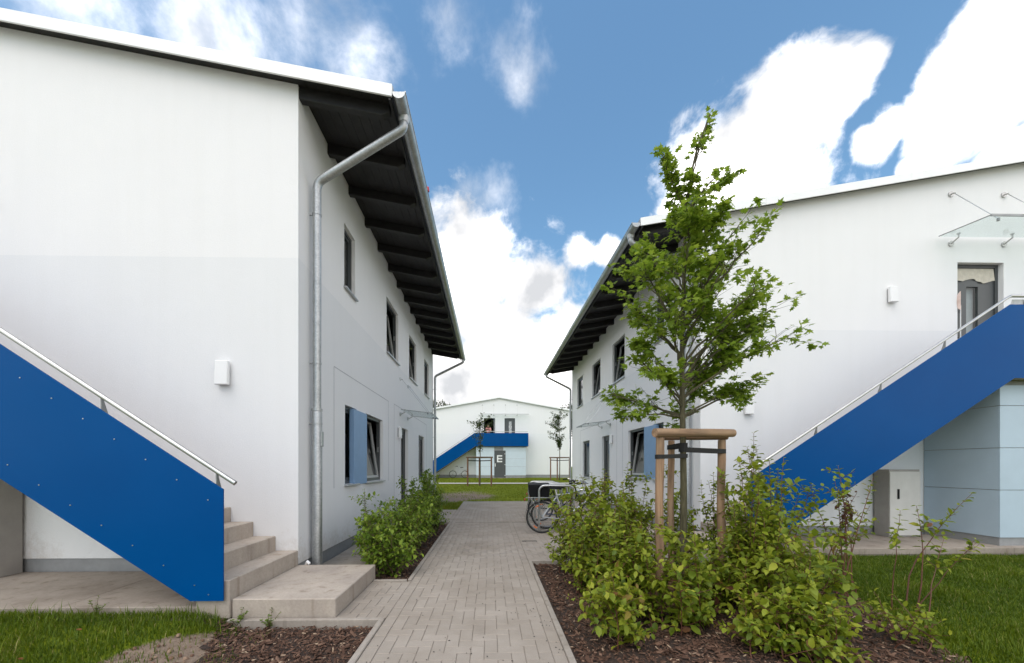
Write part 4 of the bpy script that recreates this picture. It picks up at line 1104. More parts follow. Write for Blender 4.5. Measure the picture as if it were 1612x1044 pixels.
grass('tall_grass', -5.2, -2.2, 2.3, 3.5, 420, lambda x, y: (1 - .8*soil(x, y))*(.5 + wob(x, y, 2.1)), .08, .14, .003, .5, 1)
grass('tall_grass', 3.3, 9.0, 2.3, 5.8, 260, lambda x, y: (.45 + wob(x, y, 1.4)) if x > bed_edge(y) else 0, .07, .12, .003, .5, 1)
grass('weed_fringe', -5.2, -2.5, 3.44, 3.54, 420, lambda x, y: .7, .08, .2, .003, .4, 1)

def weed(name, x, y, z, h, n, label):
    r = empty(name, (x, y, z), label, 'weed'); st = MB(); pos, ax = [], []
    for k in range(n):
        a = random.uniform(0, 6.28); l = random.uniform(.5, 1)*h
        p = [Vector((x, y, z)) + Vector((math.cos(a)*t*l*.55, math.sin(a)*t*l*.55, t*l*(1-.25*t))) for t in (0, .35, .7, 1)]
        st.tube([tuple(q) for q in p], [.0025, .002, .0015, .001], 4)
        for j in range(14):
            t = random.uniform(.15, 1); i = min(2, int(t*3)); q = p[i].lerp(p[i+1], t*3 - i)
            pos.append(q); ax.append((random.gauss(0,1), random.gauss(0,1), .6))
    st.build('stems', 'brown_stem', r)
    pos = np.array(pos); ax = np.array(ax); nn = len(pos)
    M = frames(ax, np.column_stack([RNG.normal(0,.4,nn), RNG.normal(0,.4,nn), np.ones(nn)])) * RNG.uniform(.018,.035,nn)[:, None, None] * np.array([1,.6,1])
    V, F, T = scatter(OVATE, OVATE_F, pos, M, RNG.uniform(.05, .7, nn)); np_mesh('foliage', V, F, 'hornbeam_leaf', r, tint=T, kind='stuff')
weed('weed_plant', -1.98, 3.40, -.06, .22, 10, 'small weed growing against the kerb below the landing')
weed('weed_plant', -2.28, 3.42, -.04, .17, 8, 'smaller weed at the front left corner of the landing')
weed('weed_plant', -3.55, 3.44, .05, .2, 5, 'thin weed at the lawn edge by the paved strip')
for (x, y, sx, lab) in ((-3.30, 3.05, .035, 'curled brown fallen leaf on the lawn nearest the stairs'), (-3.75, 2.75, .045, 'orange fallen leaf on the lawn, farthest left'), (-3.35, 2.72, .03, 'orange fallen leaf on the lawn near the soil patch')):
    mb = MB()
    for i in range(4):
        a, b = i/4, (i+1)/4; w = lambda t: .5*math.sin(math.pi*t)**.8*.6 + .01; zc_ = lambda t: .03 + .25*(t-.5)**2*1.2
        for s_ in (-1, 1): mb.face([(x+sx*a, y, gz(x,y)+.045+sx*zc_(a)), (x+sx*b, y+.2*sx*b, gz(x,y)+.045+sx*zc_(b)), (x+sx*b, y+.2*sx*b+s_*sx*w(b), gz(x,y)+.055+sx*zc_(b)), (x+sx*a, y+s_*sx*w(a), gz(x,y)+.055+sx*zc_(a))])
    props(mb.build('fallen_leaf', 'dry_leaf', smooth=True), lab, 'leaf', 'fallen leaves on the left lawn')

# ------------------------------------------------------------------ shrubs
LEAF_ME = {}
def leaf_mesh(m):
    if m not in LEAF_ME:
        me = bpy.data.meshes.new('leaf'); me.from_pydata([tuple(v) for v in OVATE], [], [tuple(q) for f in OVATE_F for q in f.tolist()])
        me.materials.append(MATS[m]); me.attributes.new('tint', 'FLOAT', 'POINT'); me.polygons.foreach_set('use_smooth', [True]*len(me.polygons)); LEAF_ME[m] = me
    return LEAF_ME[m]
def stem_path(base, tip, bow, n=7):
    side = Vector((random.gauss(0, 1), random.gauss(0, 1), 0)) * bow
    out = []
    for i in range(n + 1):
        t = i / n
        p = base.lerp(tip, t)
        p.x = base.x + (tip.x - base.x) * t ** 1.35; p.y = base.y + (tip.y - base.y) * t ** 1.35
        out.append(p + side * math.sin(math.pi * t) + Vector((random.gauss(0, .006), random.gauss(0, .006), 0)))
    return out
def at(path, t):
    f = t * (len(path) - 1); i = min(int(f), len(path) - 2); return path[i].lerp(path[i+1], f - i), (path[i+1] - path[i]).normalized()
def shrub(name, label, cat, x, y, h, stems, spread, leafm, stemm, L=.078, node=.045, start=.12, twigs=8, twl=.30, singles=0, group=None, tips=None, width=.55, bright=.0, base=.12):
    z = max(gz(x, y), -.06)
    root = empty(name, (x, y, z), label, cat, group); sm = MB(); pos, ax, nr, tt, sz = [], [], [], [], []
    def leaves(path, r0, t0, s=1.0, tipb=.0, droop=.25):
        ln = sum((b-a).length for a, b in zip(path[:-1], path[1:])); k = max(2, int(ln*(1-t0)/(node*s)))
        ang = random.uniform(0, 6.28)
        for i in range(k + 1):
            t = t0 + (1-t0)*i/k; p, d = at(path, min(t, .999)); ang += math.pi/2 + random.gauss(0, .3)
            u = d.orthogonal().normalized(); w = d.cross(u)
            for q in (0, math.pi):
                if random.random() < .08: continue
                o = u*math.cos(ang+q) + w*math.sin(ang+q)
                a = o + d*random.uniform(.15, .6) + Vector((0,0,random.uniform(-droop, .25)))
                pos.append(p + o*.004); ax.append(a); nr.append((random.gauss(0,.35), random.gauss(0,.35), 1)); 
                sz.append(L*random.choice((.45,.7,.85,1.0,1.12))*random.uniform(.85, 1.12)*(1 - .35*max(0, t-.85)/.15)); tt.append(min(.96, max(.02, random.betavariate(2.2, 2.6)*.85 + bright + tipb*t)))
    targets = tips or []
    if not targets:
        for k in range(stems):
            a = 2*math.pi*(k + random.random()*.8)/stems; r = spread*math.sqrt(random.uniform(.02, 1)); hh = h*(1 - .38*(r/spread)**2)*random.uniform(.60, 1.06)
            targets.append((r*math.cos(a), r*math.sin(a), hh))
        for k in range(max(2, stems//4)):
            a = random.uniform(0, 6.28); r = spread*random.uniform(.3, 1.25); targets.append((r*math.cos(a), r*math.sin(a), h*random.uniform(1.0, 1.2)*(1 - .22*r/spread)))
    for (dx, dy, hh) in targets:
        b = Vector((x + random.gauss(0, base) + dx*.25, y + random.gauss(0, base*.8) + dy*.25, z - .02)); tip = Vector((x + dx, y + dy, z + hh))
        p = stem_path(b, tip, .03); n_ = len(p)
        sm.tube([tuple(q) for q in p], [(.0042*(1 - i/(n_-1)) + .0014)*(1.0 + .3*(hh > 1)) for i in range(n_)], 5)
        leaves(p, 0, start, tipb=.18)
        for j in range(twigs):
            t = random.uniform(max(.12, start), .93); q, d = at(p, t); a = random.uniform(0, 6.28)
            tw = Vector((math.cos(a), math.sin(a), random.uniform(.25, .9))).normalized()*twl*random.uniform(.45, 1.15)*(1.1 - .55*t)
            pp = stem_path(q, q + tw, .01, 4); sm.tube([tuple(v) for v in pp], [.003, .0026, .0022, .0018, .0014], 4, caps=False)
            leaves(pp, 0, .2, .8, tipb=.25)
    sm.build('stems', stemm, root, smooth=True)
    pos, ax, nr, tt, sz = map(np.array, (pos, ax, nr, tt, sz)); M = frames(ax.astype(float), nr.astype(float)); n_ = len(pos)
    S = sz[:, None]*np.column_stack([RNG.uniform(.8,1.12,n_), np.full(n_, width/.52)*RNG.uniform(.85,1.15,n_), np.ones(n_)*RNG.uniform(.5,2.2,n_)])
    M = M*S[:, None, :]
    order = np.argsort(pos[:, 1]); k = min(singles, n_)
    for i in order[:k]:
        o = bpy.data.objects.new('leaf', leaf_mesh(leafm)); COL.objects.link(o); o.parent = root; o.matrix_parent_inverse = Matrix.Translation(-root.location)
        mt = Matrix.Identity(4)
        for a in range(3):
            for c in range(3): mt[a][c] = M[i][a][c]
            mt[a][3] = pos[i][a]
        o.matrix_basis = mt
    rest = order[k:]
    V, F, T = scatter(OVATE, OVATE_F, pos[rest], M[rest], tt[rest]); np_mesh('foliage', V, F, leafm, root, tint=T, smooth=True, kind='stuff')
    return root
DG = 'dogwood shrubs in the bark bed'
def dog(x, y, h, st, sp, label, singles=0, **k): 
    shrub('dogwood_shrub', label, 'shrub', x, y, h, st, sp, 'dogwood_leaf', 'red_stem', singles=singles, group=DG, **k)
dog(1.10, 5.05, 1.28, 10, .30, 'leafy shrub beside the parked bicycle at the far left of the bed')
dog(1.50, 4.95, 1.42, 12, .36, 'tall leafy shrub second from the parked bicycle in the back row')
dog(1.98, 5.10, 1.48, 12, .36, 'leafy back-row shrub just left of the tree stakes')
dog(2.60, 5.20, 1.34, 9, .34, 'open leafy shrub seen between the tree stakes in the back row')
dog(3.20, 5.05, 1.45, 8, .34, 'leafy shrub at the far right end of the back row')
dog(1.14, 4.25, 1.15, 12, .34, 'green shrub at the middle of the bed edge beside the path', 40)
dog(1.55, 4.30, 1.28, 13, .40, 'dense green shrub in front of the left tree stakes', 40)
dog(1.30, 3.62, 1.02, 11, .32, 'mid-height shrub behind the lowest yellow-green shoots near the path', 90, L=.086)
dog(1.08, 3.10, .62, 6, .24, 'low bright yellow-green shrub at the front of the bed by the path', 160, L=.084, bright=.14)
dog(1.66, 3.35, .98, 11, .36, 'bushy low shrub in front of the tree trunk', 120, L=.086, bright=.05)
dog(2.32, 3.72, .86, 8, .30, 'low shrub growing right between the tree stakes', 60, L=.084)
dog(2.15, 2.95, .46, 6, .24, 'small low shrub with bright leaves at the very front of the bed', 160, L=.078, bright=.10)
dog(2.78, 3.80, 1.66, 14, .38, 'tallest shrub just right of the right-hand tree stake', 90, L=.086)
dog(3.10, 4.15, 1.70, 13, .34, 'tall shrub with long sprigs in front of the blue stair foot', 70, L=.084)
dog(2.66, 3.28, 1.08, 12, .36, 'dense leafy shrub low in front of the tallest shrub', 160, L=.086)
dog(2.42, 2.80, .50, 6, .26, 'low spreading shrub at the front centre with reddish arching stems', 160, L=.078)
shrub('dogwood_shrub', 'sparse shrub with bare red stems and a clump of purple leaves', 'shrub', 3.62, 3.75, 1.3, 6, .3, 'dogwood_leaf', 'red_stem', group=DG, start=.5, twigs=4, twl=.26, singles=80, L=.07, base=.16,
      tips=[(.02,.1,1.42),(-.10,0,1.28),(.22,-.05,1.30),(-.28,.1,1.2),(.12,.1,1.05),(.3,.05,1.0)])
shrub('dogwood_shrub', 'clump of purple-brown leaves on stems at the lawn edge', 'shrub', 3.66, 3.78, 1.2, 4, .1, 'red_leaf', 'red_stem', group=DG, start=.72, twigs=4, twl=.14, singles=30, L=.055,
      tips=[(.03,.02,1.22),(.10,0,1.14),(-.04,0,1.1)])
shrub('dogwood_shrub', 'straggly shrub arching right over the lawn', 'shrub', 3.72, 3.55, 1.1, 5, .4, 'dogwood_leaf', 'red_stem', group=DG, start=.62, twigs=3, twl=.2, singles=60, L=.078, base=.14,
      tips=[(.45,.05,1.02),(.98,.02,1.14),(.25,0,.98),(.62,-.05,.72),(.80,-.15,.70)])
shrub('dogwood_shrub', 'short straggly shoots at the right front edge of the bark bed', 'shrub', 3.32, 2.95, .4, 7, .3, 'dogwood_leaf', 'red_stem', group=DG, start=.3, twigs=2, twl=.14, singles=60, L=.06, bright=.08)
HB = 'hornbeam shrubs along the left house'
def horn(x, y, h, st, sp, label, **k):
    shrub('hornbeam_shrub', label, 'shrub', x, y, h, st, sp, 'hornbeam_leaf', 'brown_stem', L=.074, node=.045, start=.06, twigs=10, twl=.36, group=HB, base=.05, **k)
horn(-1.34, 5.0, .90, 9, .40, 'front hornbeam shrub beside the landing, bright green')
horn(-1.62, 5.35, 1.20, 6, .22, 'slim hornbeam shoot against the left house wall', width=.6)
horn(-1.36, 5.75, 1.08, 12, .42, 'bushy hornbeam shrub second from the landing', bright=.03)
horn(-1.40, 6.55, 1.16, 12, .42, 'bushy hornbeam shrub at the middle of the left bed')
horn(-1.36, 7.35, 1.28, 12, .42, 'dark green hornbeam shrub below the left side door', bright=-.08)
horn(-1.34, 8.15, 1.42, 12, .36, 'tall dark hornbeam shrub second from the far end of the bed', bright=-.12)
horn(-1.40, 8.95, 1.42, 10, .34, 'farthest hornbeam shrub at the end of the left bed', bright=-.12)

# ------------------------------------------------------------------ young maple and its stakes
def maple():
    bx, by = 2.17, 4.18
    root = empty('maple_tree', (bx, by, -.05), 'young maple tree tied between three wooden stakes', 'tree')
    trunk = [Vector((bx + .012*math.sin(z*2.1) + .02*(z > 3)*(z-3), by + .015*math.cos(z*1.7), z)) for z in np.linspace(-.06, 4.25, 22)]
    trunk += [Vector((bx + .06, by, 4.45)), Vector((bx + .11, by, 4.75)), Vector((bx + .17, by, 5.0)), Vector((bx + .26, by, 5.22)), Vector((bx + .31, by, 5.36))]
    rad = [.041*(1 - .80*max(0, min(1, (p.z)/4.6))) + .003 for p in trunk]; rad[0] = .055; rad[1] = .046
    mb = MB(); mb.tube([tuple(p) for p in trunk], rad, 12); mb.build('trunk', 'maple_bark', root, smooth=True)
    def tr(z): 
        for a, b in zip(trunk[:-1], trunk[1:]):
            if a.z <= z <= b.z: return a.lerp(b, (z-a.z)/max(1e-6, b.z-a.z))
        return trunk[-1]
    TIPS = [(-0.21,-0.12,4.72,4.29),(-0.32,-0.17,4.77,4.32),(0.51,-0.04,4.66,4.36),(0.00,-0.16,4.50,4.22),(0.25,-0.20,4.50,4.29),(0.21,-0.04,4.97,4.65),(0.32,0.10,5.22,4.86),(-0.25,0.45,4.00,3.57),(-0.54,0.35,3.72,3.15),(-0.64,-0.35,3.43,2.93),(-0.75,0.04,3.32,2.79),(-0.46,-0.31,3.22,2.65),(-0.11,-0.49,4.07,3.57),(0.32,-0.47,4.07,3.65),(0.54,-0.38,3.90,3.29),(0.79,0.50,3.93,3.07),(0.86,0.37,3.57,2.93),(0.96,0.33,3.79,3.07),(0.61,0.39,3.50,2.79),(0.39,-0.43,3.65,3.07),(1.00,-0.20,3.29,2.65),(1.18,0.12,3.40,2.57),(1.43,0.18,3.23,2.54),(1.36,0.30,3.07,2.50),(1.07,0.38,2.93,2.43),(1.21,-0.38,2.75,2.36),(0.75,0.13,2.93,2.43),(0.82,0.20,2.65,2.29),(-0.54,0.01,2.79,2.36),(-0.39,-0.46,3.00,2.50),(-0.61,-0.03,2.61,2.25),(-0.64,-0.42,2.43,2.18),(-0.82,0.40,2.27,2.07),(-0.54,0.49,2.18,2.07),(-0.68,0.06,1.97,2.00),(-0.32,-0.29,2.36,2.15),(0.25,0.61,2.07,2.00),(0.39,0.10,2.47,2.22),(0.54,0.51,2.36,2.15),(1.24,0.32,2.32,2.07),(0.89,0.01,2.29,2.11),(0.11,-0.13,3.43,2.93),(-0.18,0.15,3.43,2.86),(0.18,-0.10,2.93,2.50),(-0.21,-0.51,3.65,3.22),(0.04,-0.29,3.79,3.36),(0.39,0.44,3.29,2.79),(0.61,-0.59,3.15,2.65),(0.68,-0.56,3.72,3.07),(-.35,.3,3.95,3.4),(.15,.5,3.9,3.4),(-.3,.6,3.2,2.7),(.2,-.6,3.4,2.8),(.0,.1,4.25,3.9),(.12,-.1,4.1,3.8)]
    br = MB(); pos, ax, nr, sz = [], [], [], []
    def leafs(p, n, ln, s):
        for _ in range(n):
            t = 1 - ln*random.random()**1.4; q, d = at(p, max(0.02, min(.999, t)))
            a = Vector((random.gauss(0,1), random.gauss(0,1), random.gauss(0,.5))).normalized() + d*.5 + Vector((0,0,-.25))
            st = random.uniform(.015, .05)
            pos.append(q + a.normalized()*st); ax.append(a); nr.append((random.gauss(0,.5), random.gauss(0,.5)-.15, 1)); sz.append(s*random.uniform(.6, 1.2))
    for (dx, dy, z, zs) in TIPS:
        if z < 4.3: dx, dy = dx*(.78 if dx > 0 else .88), dy*.86
        zs = max(1.95 if z < 4.2 else 4.0, zs - .22*abs(dx)); b = tr(zs); tip = Vector((bx + dx, by + dy, z)); ln = (tip - b).length
        mid = b.lerp(tip, .5) + Vector((-dx*.04, -dy*.04, .02*ln + random.gauss(0, .03)))
        p = [(b*(1-t)**2 + mid*2*t*(1-t) + tip*t*t) + Vector((random.gauss(0,.008), random.gauss(0,.008), random.gauss(0,.006)))*(0 < t < 1) for t in np.linspace(0, 1, 9)]
        r0 = .006 + .0085*ln; br.tube([tuple(q) for q in p], [r0*(1-.8*t)+.0012 for t in np.linspace(0, 1, 9)], 6)
        dense = 1.0 if z > 2.5 else .8
        leafs(p, int(30*dense), .4, .072)
        for k in range(int(5 + 11*ln)):
            t = random.uniform(.25, 1)**.8; q, d = at(p, min(t, .99))
            tw = (Vector((random.gauss(0,1), random.gauss(0,1), random.gauss(.35,.6))).normalized()*.75 + d*.8).normalized()*random.uniform(.10, .30)*(.8+.35*ln)
            if z > 4.3: tw *= .45
            pp = stem_path(q, q + tw, .01, 4); br.tube([tuple(v) for v in pp], [.0032,.0028,.0022,.0016,.001], 4, caps=False)
            leafs(pp, int(random.uniform(14, 22)*(.5 if z > 4.3 else 1)), .85, .072)
    p = trunk[-7:]; leafs(p, 130, 1.0, .062)
    br.build('branches', 'maple_bark', root, smooth=True)
    pos, ax, nr, sz = map(np.array, (pos, ax, nr, sz))
    keep = np.array([mnoise.noise(Vector(p)*3.4 + Vector((7, 1, 2))) < -.02 + .30*random.random() for p in pos]); pos, ax, nr, sz = pos[keep], ax[keep], nr[keep], sz[keep]; n = len(pos)
    M = frames(ax.astype(float), nr.astype(float))*sz[:, None, None]
    V, F, T = scatter(MAPLE, MAPLE_F, pos, M, np.clip(RNG.beta(2.2, 2.2, n), .02, 1)); np_mesh('foliage', V, F, 'maple_leaf', root, tint=T, kind='stuff')
    # support frame
    s = empty('tree_support', (2.2, 4.2, -.06), 'round wooden tree stakes with crossbars and black straps round the maple', 'tree support')
    posts = [((1.80, 3.94), .042), ((2.125, 4.36), .036), ((2.66, 4.26), .042)]
    tops = []
    for (q, r) in posts:
        x, y = q; p = [(x + .004*math.sin(k), y + .004*math.cos(k*1.3), z) for k, z in enumerate(np.linspace(-.1, 1.70, 9))]
        mb = MB(); mb.tube(p, [r*(1 + .03*math.sin(k*2.1)) for k in range(9)], 16); mb.build('stake', 'stake_wood', s, smooth=True)
    def bar(a, b, r):
        A, B = Vector(a), Vector(b); d = (B-A).normalized(); q = [A + (B-A)*t for t in np.linspace(0, 1, 7)]
        me = MB(); me.tube([(0,0,0)]*0 or [tuple((0,0,(v-A).length)) for v in q], [r*(1+.025*math.sin(k*1.9)) for k in range(7)], 16)
        o = me.build('crossbar', 'stake_wood', s, smooth=True); o.matrix_parent_inverse = Matrix.Translation(-s.location); o.location = A; o.rotation_euler = d.to_track_quat('Z', 'Y').to_euler()
    bar((1.72, 3.88, 1.75), (2.76, 4.205, 1.775), .046); bar((1.98, 4.39, 1.745), (2.75, 4.295, 1.745), .04); bar((1.785, 3.98, 1.745), (2.02, 4.36, 1.745), .04)
    tp = tr(1.55)
    for (q, r), z, w in zip(posts, (1.50, 1.62, 1.57), (.045, .05, .05)):
        A = Vector((q[0], q[1], z)); B = Vector((tp.x, tp.y, z + .015)); d = (B-A).normalized(); sd = Vector((-d.y, d.x, 0))
        mb = MB()
        for sg, rr, r2 in ((1, r + .004, .044), (-1, r + .004, .044)):
            mb.prism([tuple(A + sd*sg*rr - d*.01 + Vector((0,0,-w/2))), tuple(B + sd*sg*r2 + Vector((0,0,-w/2))), tuple(B + sd*sg*r2 + Vector((0,0,w/2))), tuple(A + sd*sg*rr - d*.01 + Vector((0,0,w/2)))], tuple(sd*sg*.004))
        mb.tube([tuple(A + Vector((0,0,-w/2))), tuple(A + Vector((0,0,w/2)))], r + .006, 16); mb.tube([tuple(B + Vector((0,0,-w/2))), tuple(B + Vector((0,0,w/2)))], .047, 14)
        mb.build('strap', 'black_strap', s)
maple()

# ------------------------------------------------------------------ far trees
def far_tree(x, y, h, cb, cw, label, slabel, leafn=700, sparse=1.0):
    z = gz(x, y)
    root = empty('young_tree', (x, y, z), label, 'tree', 'staked young trees on the far lawn')
    tk = [Vector((x + .02*math.sin(q), y, z + q)) for q in np.linspace(0, h*.96, 12)]
    mb = MB(); mb.tube([tuple(p) for p in tk], [.04*(1-.85*i/11)+.004 for i in range(12)], 8); mb.build('trunk', 'maple_bark', root, smooth=True)
    br = MB(); pos, ax = [], []
    for k in range(26):
        t = random.uniform(cb/h, .95); b = Vector((x, y, z + h*t)); a = random.uniform(0, 6.28); wd = cw*math.sin(math.pi*min(1, (1-t)/(1-cb/h)*.75+.2))*random.uniform(.5, 1.1)
        tip = b + Vector((math.cos(a)*wd, math.sin(a)*wd, random.uniform(.2, .6)*cw*1.2))
        p = stem_path(b, tip, .02, 4); br.tube([tuple(v) for v in p], [.012,.009,.006,.004,.002], 4)
        for _ in range(int(leafn/26)):
            q, d = at(p, random.uniform(.25, .999)); pos.append(q + Vector((random.gauss(0,.07), random.gauss(0,.07), random.gauss(0,.07)))); ax.append((random.gauss(0,1), random.gauss(0,1), random.gauss(0,.6)))
    for _ in range(60): 
        q = tk[-1] + Vector((random.gauss(0,.06), random.gauss(0,.06), random.uniform(-.8,.1))); pos.append(q); ax.append((random.gauss(0,1), random.gauss(0,1), .3))
    br.build('branches', 'maple_bark', root)
    pos = np.array(pos); n = len(pos); M = frames(np.array(ax), np.column_stack([RNG.normal(0,.6,n), RNG.normal(0,.6,n), np.ones(n)]))*RNG.uniform(.085,.15,n)[:, None, None]
    V, F, T = scatter(OVATE, OVATE_F, pos, M, RNG.uniform(.05,.95,n)); np_mesh('foliage', V, F, 'far_leaf', root, tint=T, kind='stuff')
    s = empty('tree_support', (x, y, z), slabel, 'tree support')
    for (dx, dy) in ((-.75, -.3), (.72, -.3), (-.05, .7)):
        mb = MB(); mb.tube([(x+dx, y+dy, z-.1), (x+dx, y+dy, z+1.78)], .05, 10); mb.build('stake', 'stake_dark', s, smooth=True)
    for (a, b) in (((-.85, -.3), (.82, -.3)), ((-.75, -.3), (-.05, .7)), ((.72, -.3), (-.05, .7))):
        mb = MB(); mb.tube([(x+a[0], y+a[1], z+1.80), (x+b[0], y+b[1], z+1.80)], .045, 10); mb.build('crossbar', 'brown_stem', s, smooth=True)
    mb = MB(); mb.tube([(x-.75, y-.3, z+1.6), (x, y, z+1.58), (x+.72, y-.3, z+1.6)], .03, 6); mb.build('strap', 'black_strap', s)
far_tree(-.62, 23.6, 4.3, 2.1, .85, 'sparse young tree in front of the distant blue stairs', 'wooden stakes round the sparse young tree before the blue stairs', 620)
far_tree(5.45, 29.2, 5.1, 2.4, 1.15, 'young tree with narrow crown beside the right house drainpipe', 'wooden stakes round the narrow young tree by the right drainpipe', 1700)
def big_tree(x, y, h, r, label):
    root = empty('tree', (x, y, .3), label, 'tree', 'trees behind the far house')
    mb = MB(); mb.tube([(x, y, 0), (x+.1, y, h*.4), (x-.1, y, h*.8)], [.28, .2, .08], 10); mb.build('trunk', 'maple_bark', root, smooth=True)
    pos = []
    for k in range(60):
        c = Vector((x, y, h - r)) + Vector((random.gauss(0,1), random.gauss(0,1), random.gauss(0,.9))).normalized()*r*random.uniform(.35, .95)
        for _ in range(70): pos.append(c + Vector((random.gauss(0,1), random.gauss(0,1), random.gauss(0,.8)))*r*.14)
    n = len(pos); pos = np.array(pos); M = frames(RNG.normal(size=(n,3)), np.column_stack([RNG.normal(0,.7,n), RNG.normal(0,.7,n), np.ones(n)]))*RNG.uniform(.18,.32,n)[:, None, None]
    V, F, T = scatter(OVATE, OVATE_F, pos, M, RNG.uniform(.02,.8,n)); np_mesh('foliage', V, F, 'far_leaf', root, tint=T, kind='stuff')
big_tree(-7.0, 51, 10.2, 2.0, 'tree crown just showing over the far roof at the left')
big_tree(11.0, 53, 10.1, 2.3, 'dark tree crown behind the far roof beside the right house')

# ------------------------------------------------------------------ bicycles
def bicycle(loc, heading, label, frame_m, low=False, box=False, lean=0.0):
    root = bpy.data.objects.new('bicycle', None); COL.objects.link(root); root.location = loc; root.rotation_euler = (lean, 0, heading); root['_local'] = 1
    props(root, label, 'bicycle', 'parked bicycles')
    wr = .335; RW, FW = Vector((-.53, 0, wr)), Vector((.55, 0, wr))
    for c in (RW, FW):
        w = MB().torus(c, (0,1,0), wr-.018, .018, 36, 8).build('wheel', 'rubber', root, smooth=True)
        MB().torus(c, (0,1,0), wr-.045, .011, 36, 6).build('rim', 'chrome', w, smooth=True)
        sp = MB()
        for k in range(28):
            a = 2*math.pi*k/28; sp.tube([tuple(c + Vector((.02*math.cos(a+1), .025*(-1)**k, .02*math.sin(a+1)))), tuple(c + Vector(((wr-.05)*math.cos(a), 0, (wr-.05)*math.sin(a))))], .0013, 4, caps=False)
        sp.build('spokes', 'chrome', w)
        MB().tube([tuple(c + Vector((0,-.05,0))), tuple(c + Vector((0,.05,0)))], .022, 10).build('hub', 'chrome', w, smooth=True)
        mg = MB(); n = 16; a0, a1 = (R(-20), R(200)) if c is RW else (R(10), R(175))
        for k in range(n):
            t0, t1 = a0 + (a1-a0)*k/n, a0 + (a1-a0)*(k+1)/n; q = wr + .022
            if c is RW: t0, t1 = t0 + R(20), t1 + R(20)
            mg.face([tuple(c + Vector((q*math.cos(t0), -.026, q*math.sin(t0)))), tuple(c + Vector((q*math.cos(t1), -.026, q*math.sin(t1)))), tuple(c + Vector((q*math.cos(t1), .026, q*math.sin(t1)))), tuple(c + Vector((q*math.cos(t0), .026, q*math.sin(t0))))])
        mg.build('mudguard', 'black_plastic', root, smooth=True)
        if c is RW:
            for t in (R(115), R(235)):
                rf = MB(); rf.tube([tuple(c + Vector(((wr-.09)*math.cos(t-.16), -.012, (wr-.09)*math.sin(t-.16)))), tuple(c + Vector(((wr-.085)*math.cos(t), -.012, (wr-.085)*math.sin(t)))), tuple(c + Vector(((wr-.09)*math.cos(t+.16), -.012, (wr-.09)*math.sin(t+.16))))], .014, 6); rf.build('spoke_reflector', 'orange', w)
    BB, ST, HT, HB_ = Vector((-.08,0,.30)), Vector((-.22,0,.80)), Vector((.36,0,.86)), Vector((.40,0,.66))
    f = MB()
    f.tube([tuple(BB), tuple(ST)], .015, 10); f.tube([tuple(HT), tuple(HB_)], .018, 10); f.tube([tuple(BB), tuple(HB_)], .018, 10)
    if low: f.tube([tuple(BB + Vector((-.02,0,.10))), tuple(HB_ + Vector((-.01,0,.06)))], .014, 8)
    else: f.tube([tuple(ST), tuple(HT)], .014, 8)
    for sg in (-1, 1):
        f.tube([tuple(BB + Vector((0,.03*sg,0))), tuple(RW + Vector((0,.06*sg,0)))], .009, 6); f.tube([tuple(ST + Vector((0,.02*sg,-.04))), tuple(RW + Vector((0,.06*sg,0)))], .008, 6)
        f.tube([tuple(HB_ + Vector((.01,.04*sg,0))), tuple(HB_ + Vector((.03,.05*sg,-.06))), tuple(FW + Vector((0,.05*sg,0)))], .010, 6)
    f.build('frame', frame_m, root, smooth=True)
    MB().tube([tuple(ST), tuple(ST + Vector((-.03,0,.13)))], .012, 8).build('seat_post', 'chrome', root)
    s = MB(); sp_ = ST + Vector((-.03,0,.16))
    prof = [(-.14,.085,.0),(-.10,.095,.012),(0,.06,.005),(.09,.028,.0),(.14,.02,-.01)]
    for (x0,w0,z0),(x1,w1,z1) in zip(prof[:-1], prof[1:]):
        s.hexa([tuple(sp_+Vector(v)) for v in ((x0,-w0,z0-.05),(x1,-w1,z1-.045),(x1,w1,z1-.045),(x0,w0,z0-.05),(x0,-w0*.8,z0+.012),(x1,-w1*.8,z1+.012),(x1,w1*.8,z1+.012),(x0,w0*.8,z0+.012))])
    s.build('saddle', 'black_plastic', root, bevel=.006)
    h = MB(); hp = HT + Vector((-.03,0,.16)); h.tube([tuple(HT), tuple(hp)], .012, 8)
    h.tube([tuple(hp + Vector(v)) for v in ((-.20,-.28,.02),(-.08,-.27,.04),(.03,-.14,.02),(.04,0,0),(.03,.14,.02),(-.08,.27,.04),(-.20,.28,.02))], .011, 8); h.build('handlebar', 'chrome', root, smooth=True)
    for sg in (-1, 1): MB().tube([tuple(hp + Vector((-.22,.28*sg,.018))), tuple(hp + Vector((-.10,.272*sg,.038)))], .017, 8).build('grip', 'black_plastic', root, smooth=True)
    c = MB()
    for sg in (-1, 1):
        c.tube([(-.86,.06*sg,.74), (-.30,.06*sg,.74)], .006, 6); c.tube([(-.62,.06*sg,.74), tuple(RW + Vector((0,.075*sg,.0)))], .005, 6); c.tube([(-.78,.06*sg,.74), tuple(RW + Vector((0,.075*sg,.0)))], .005, 6)
    for x in (-.86,-.72,-.58,-.44): c.tube([(x,-.06,.74),(x,.06,.74)], .005, 6)
    c.build('luggage_carrier', 'steel_dark', root)
    MB().tube([(-.88,0,.70),(-.90,0,.70)], .028, 12).build('tail_light', 'red', root)
    MB().tube([(.47,0,.80),(.53,0,.79)], [.02,.038], 12).build('headlight', 'chrome', root)
    k = MB(); k.torus(BB + Vector((0,-.045,0)), (0,1,0), .085, .006, 20, 6); k.tube([tuple(BB + Vector((0,-.06,0))), tuple(BB + Vector((.12,-.07,-.11)))], .009, 6); k.tube([tuple(BB + Vector((0,.06,0))), tuple(BB + Vector((-.12,.07,.11)))], .009, 6)
    k.box(.02,.10,-.15,-.07,.18,.205) ; k.box(-.22,-.14,.07,.15,.40,.425); k.build('crank', 'steel_dark', root)
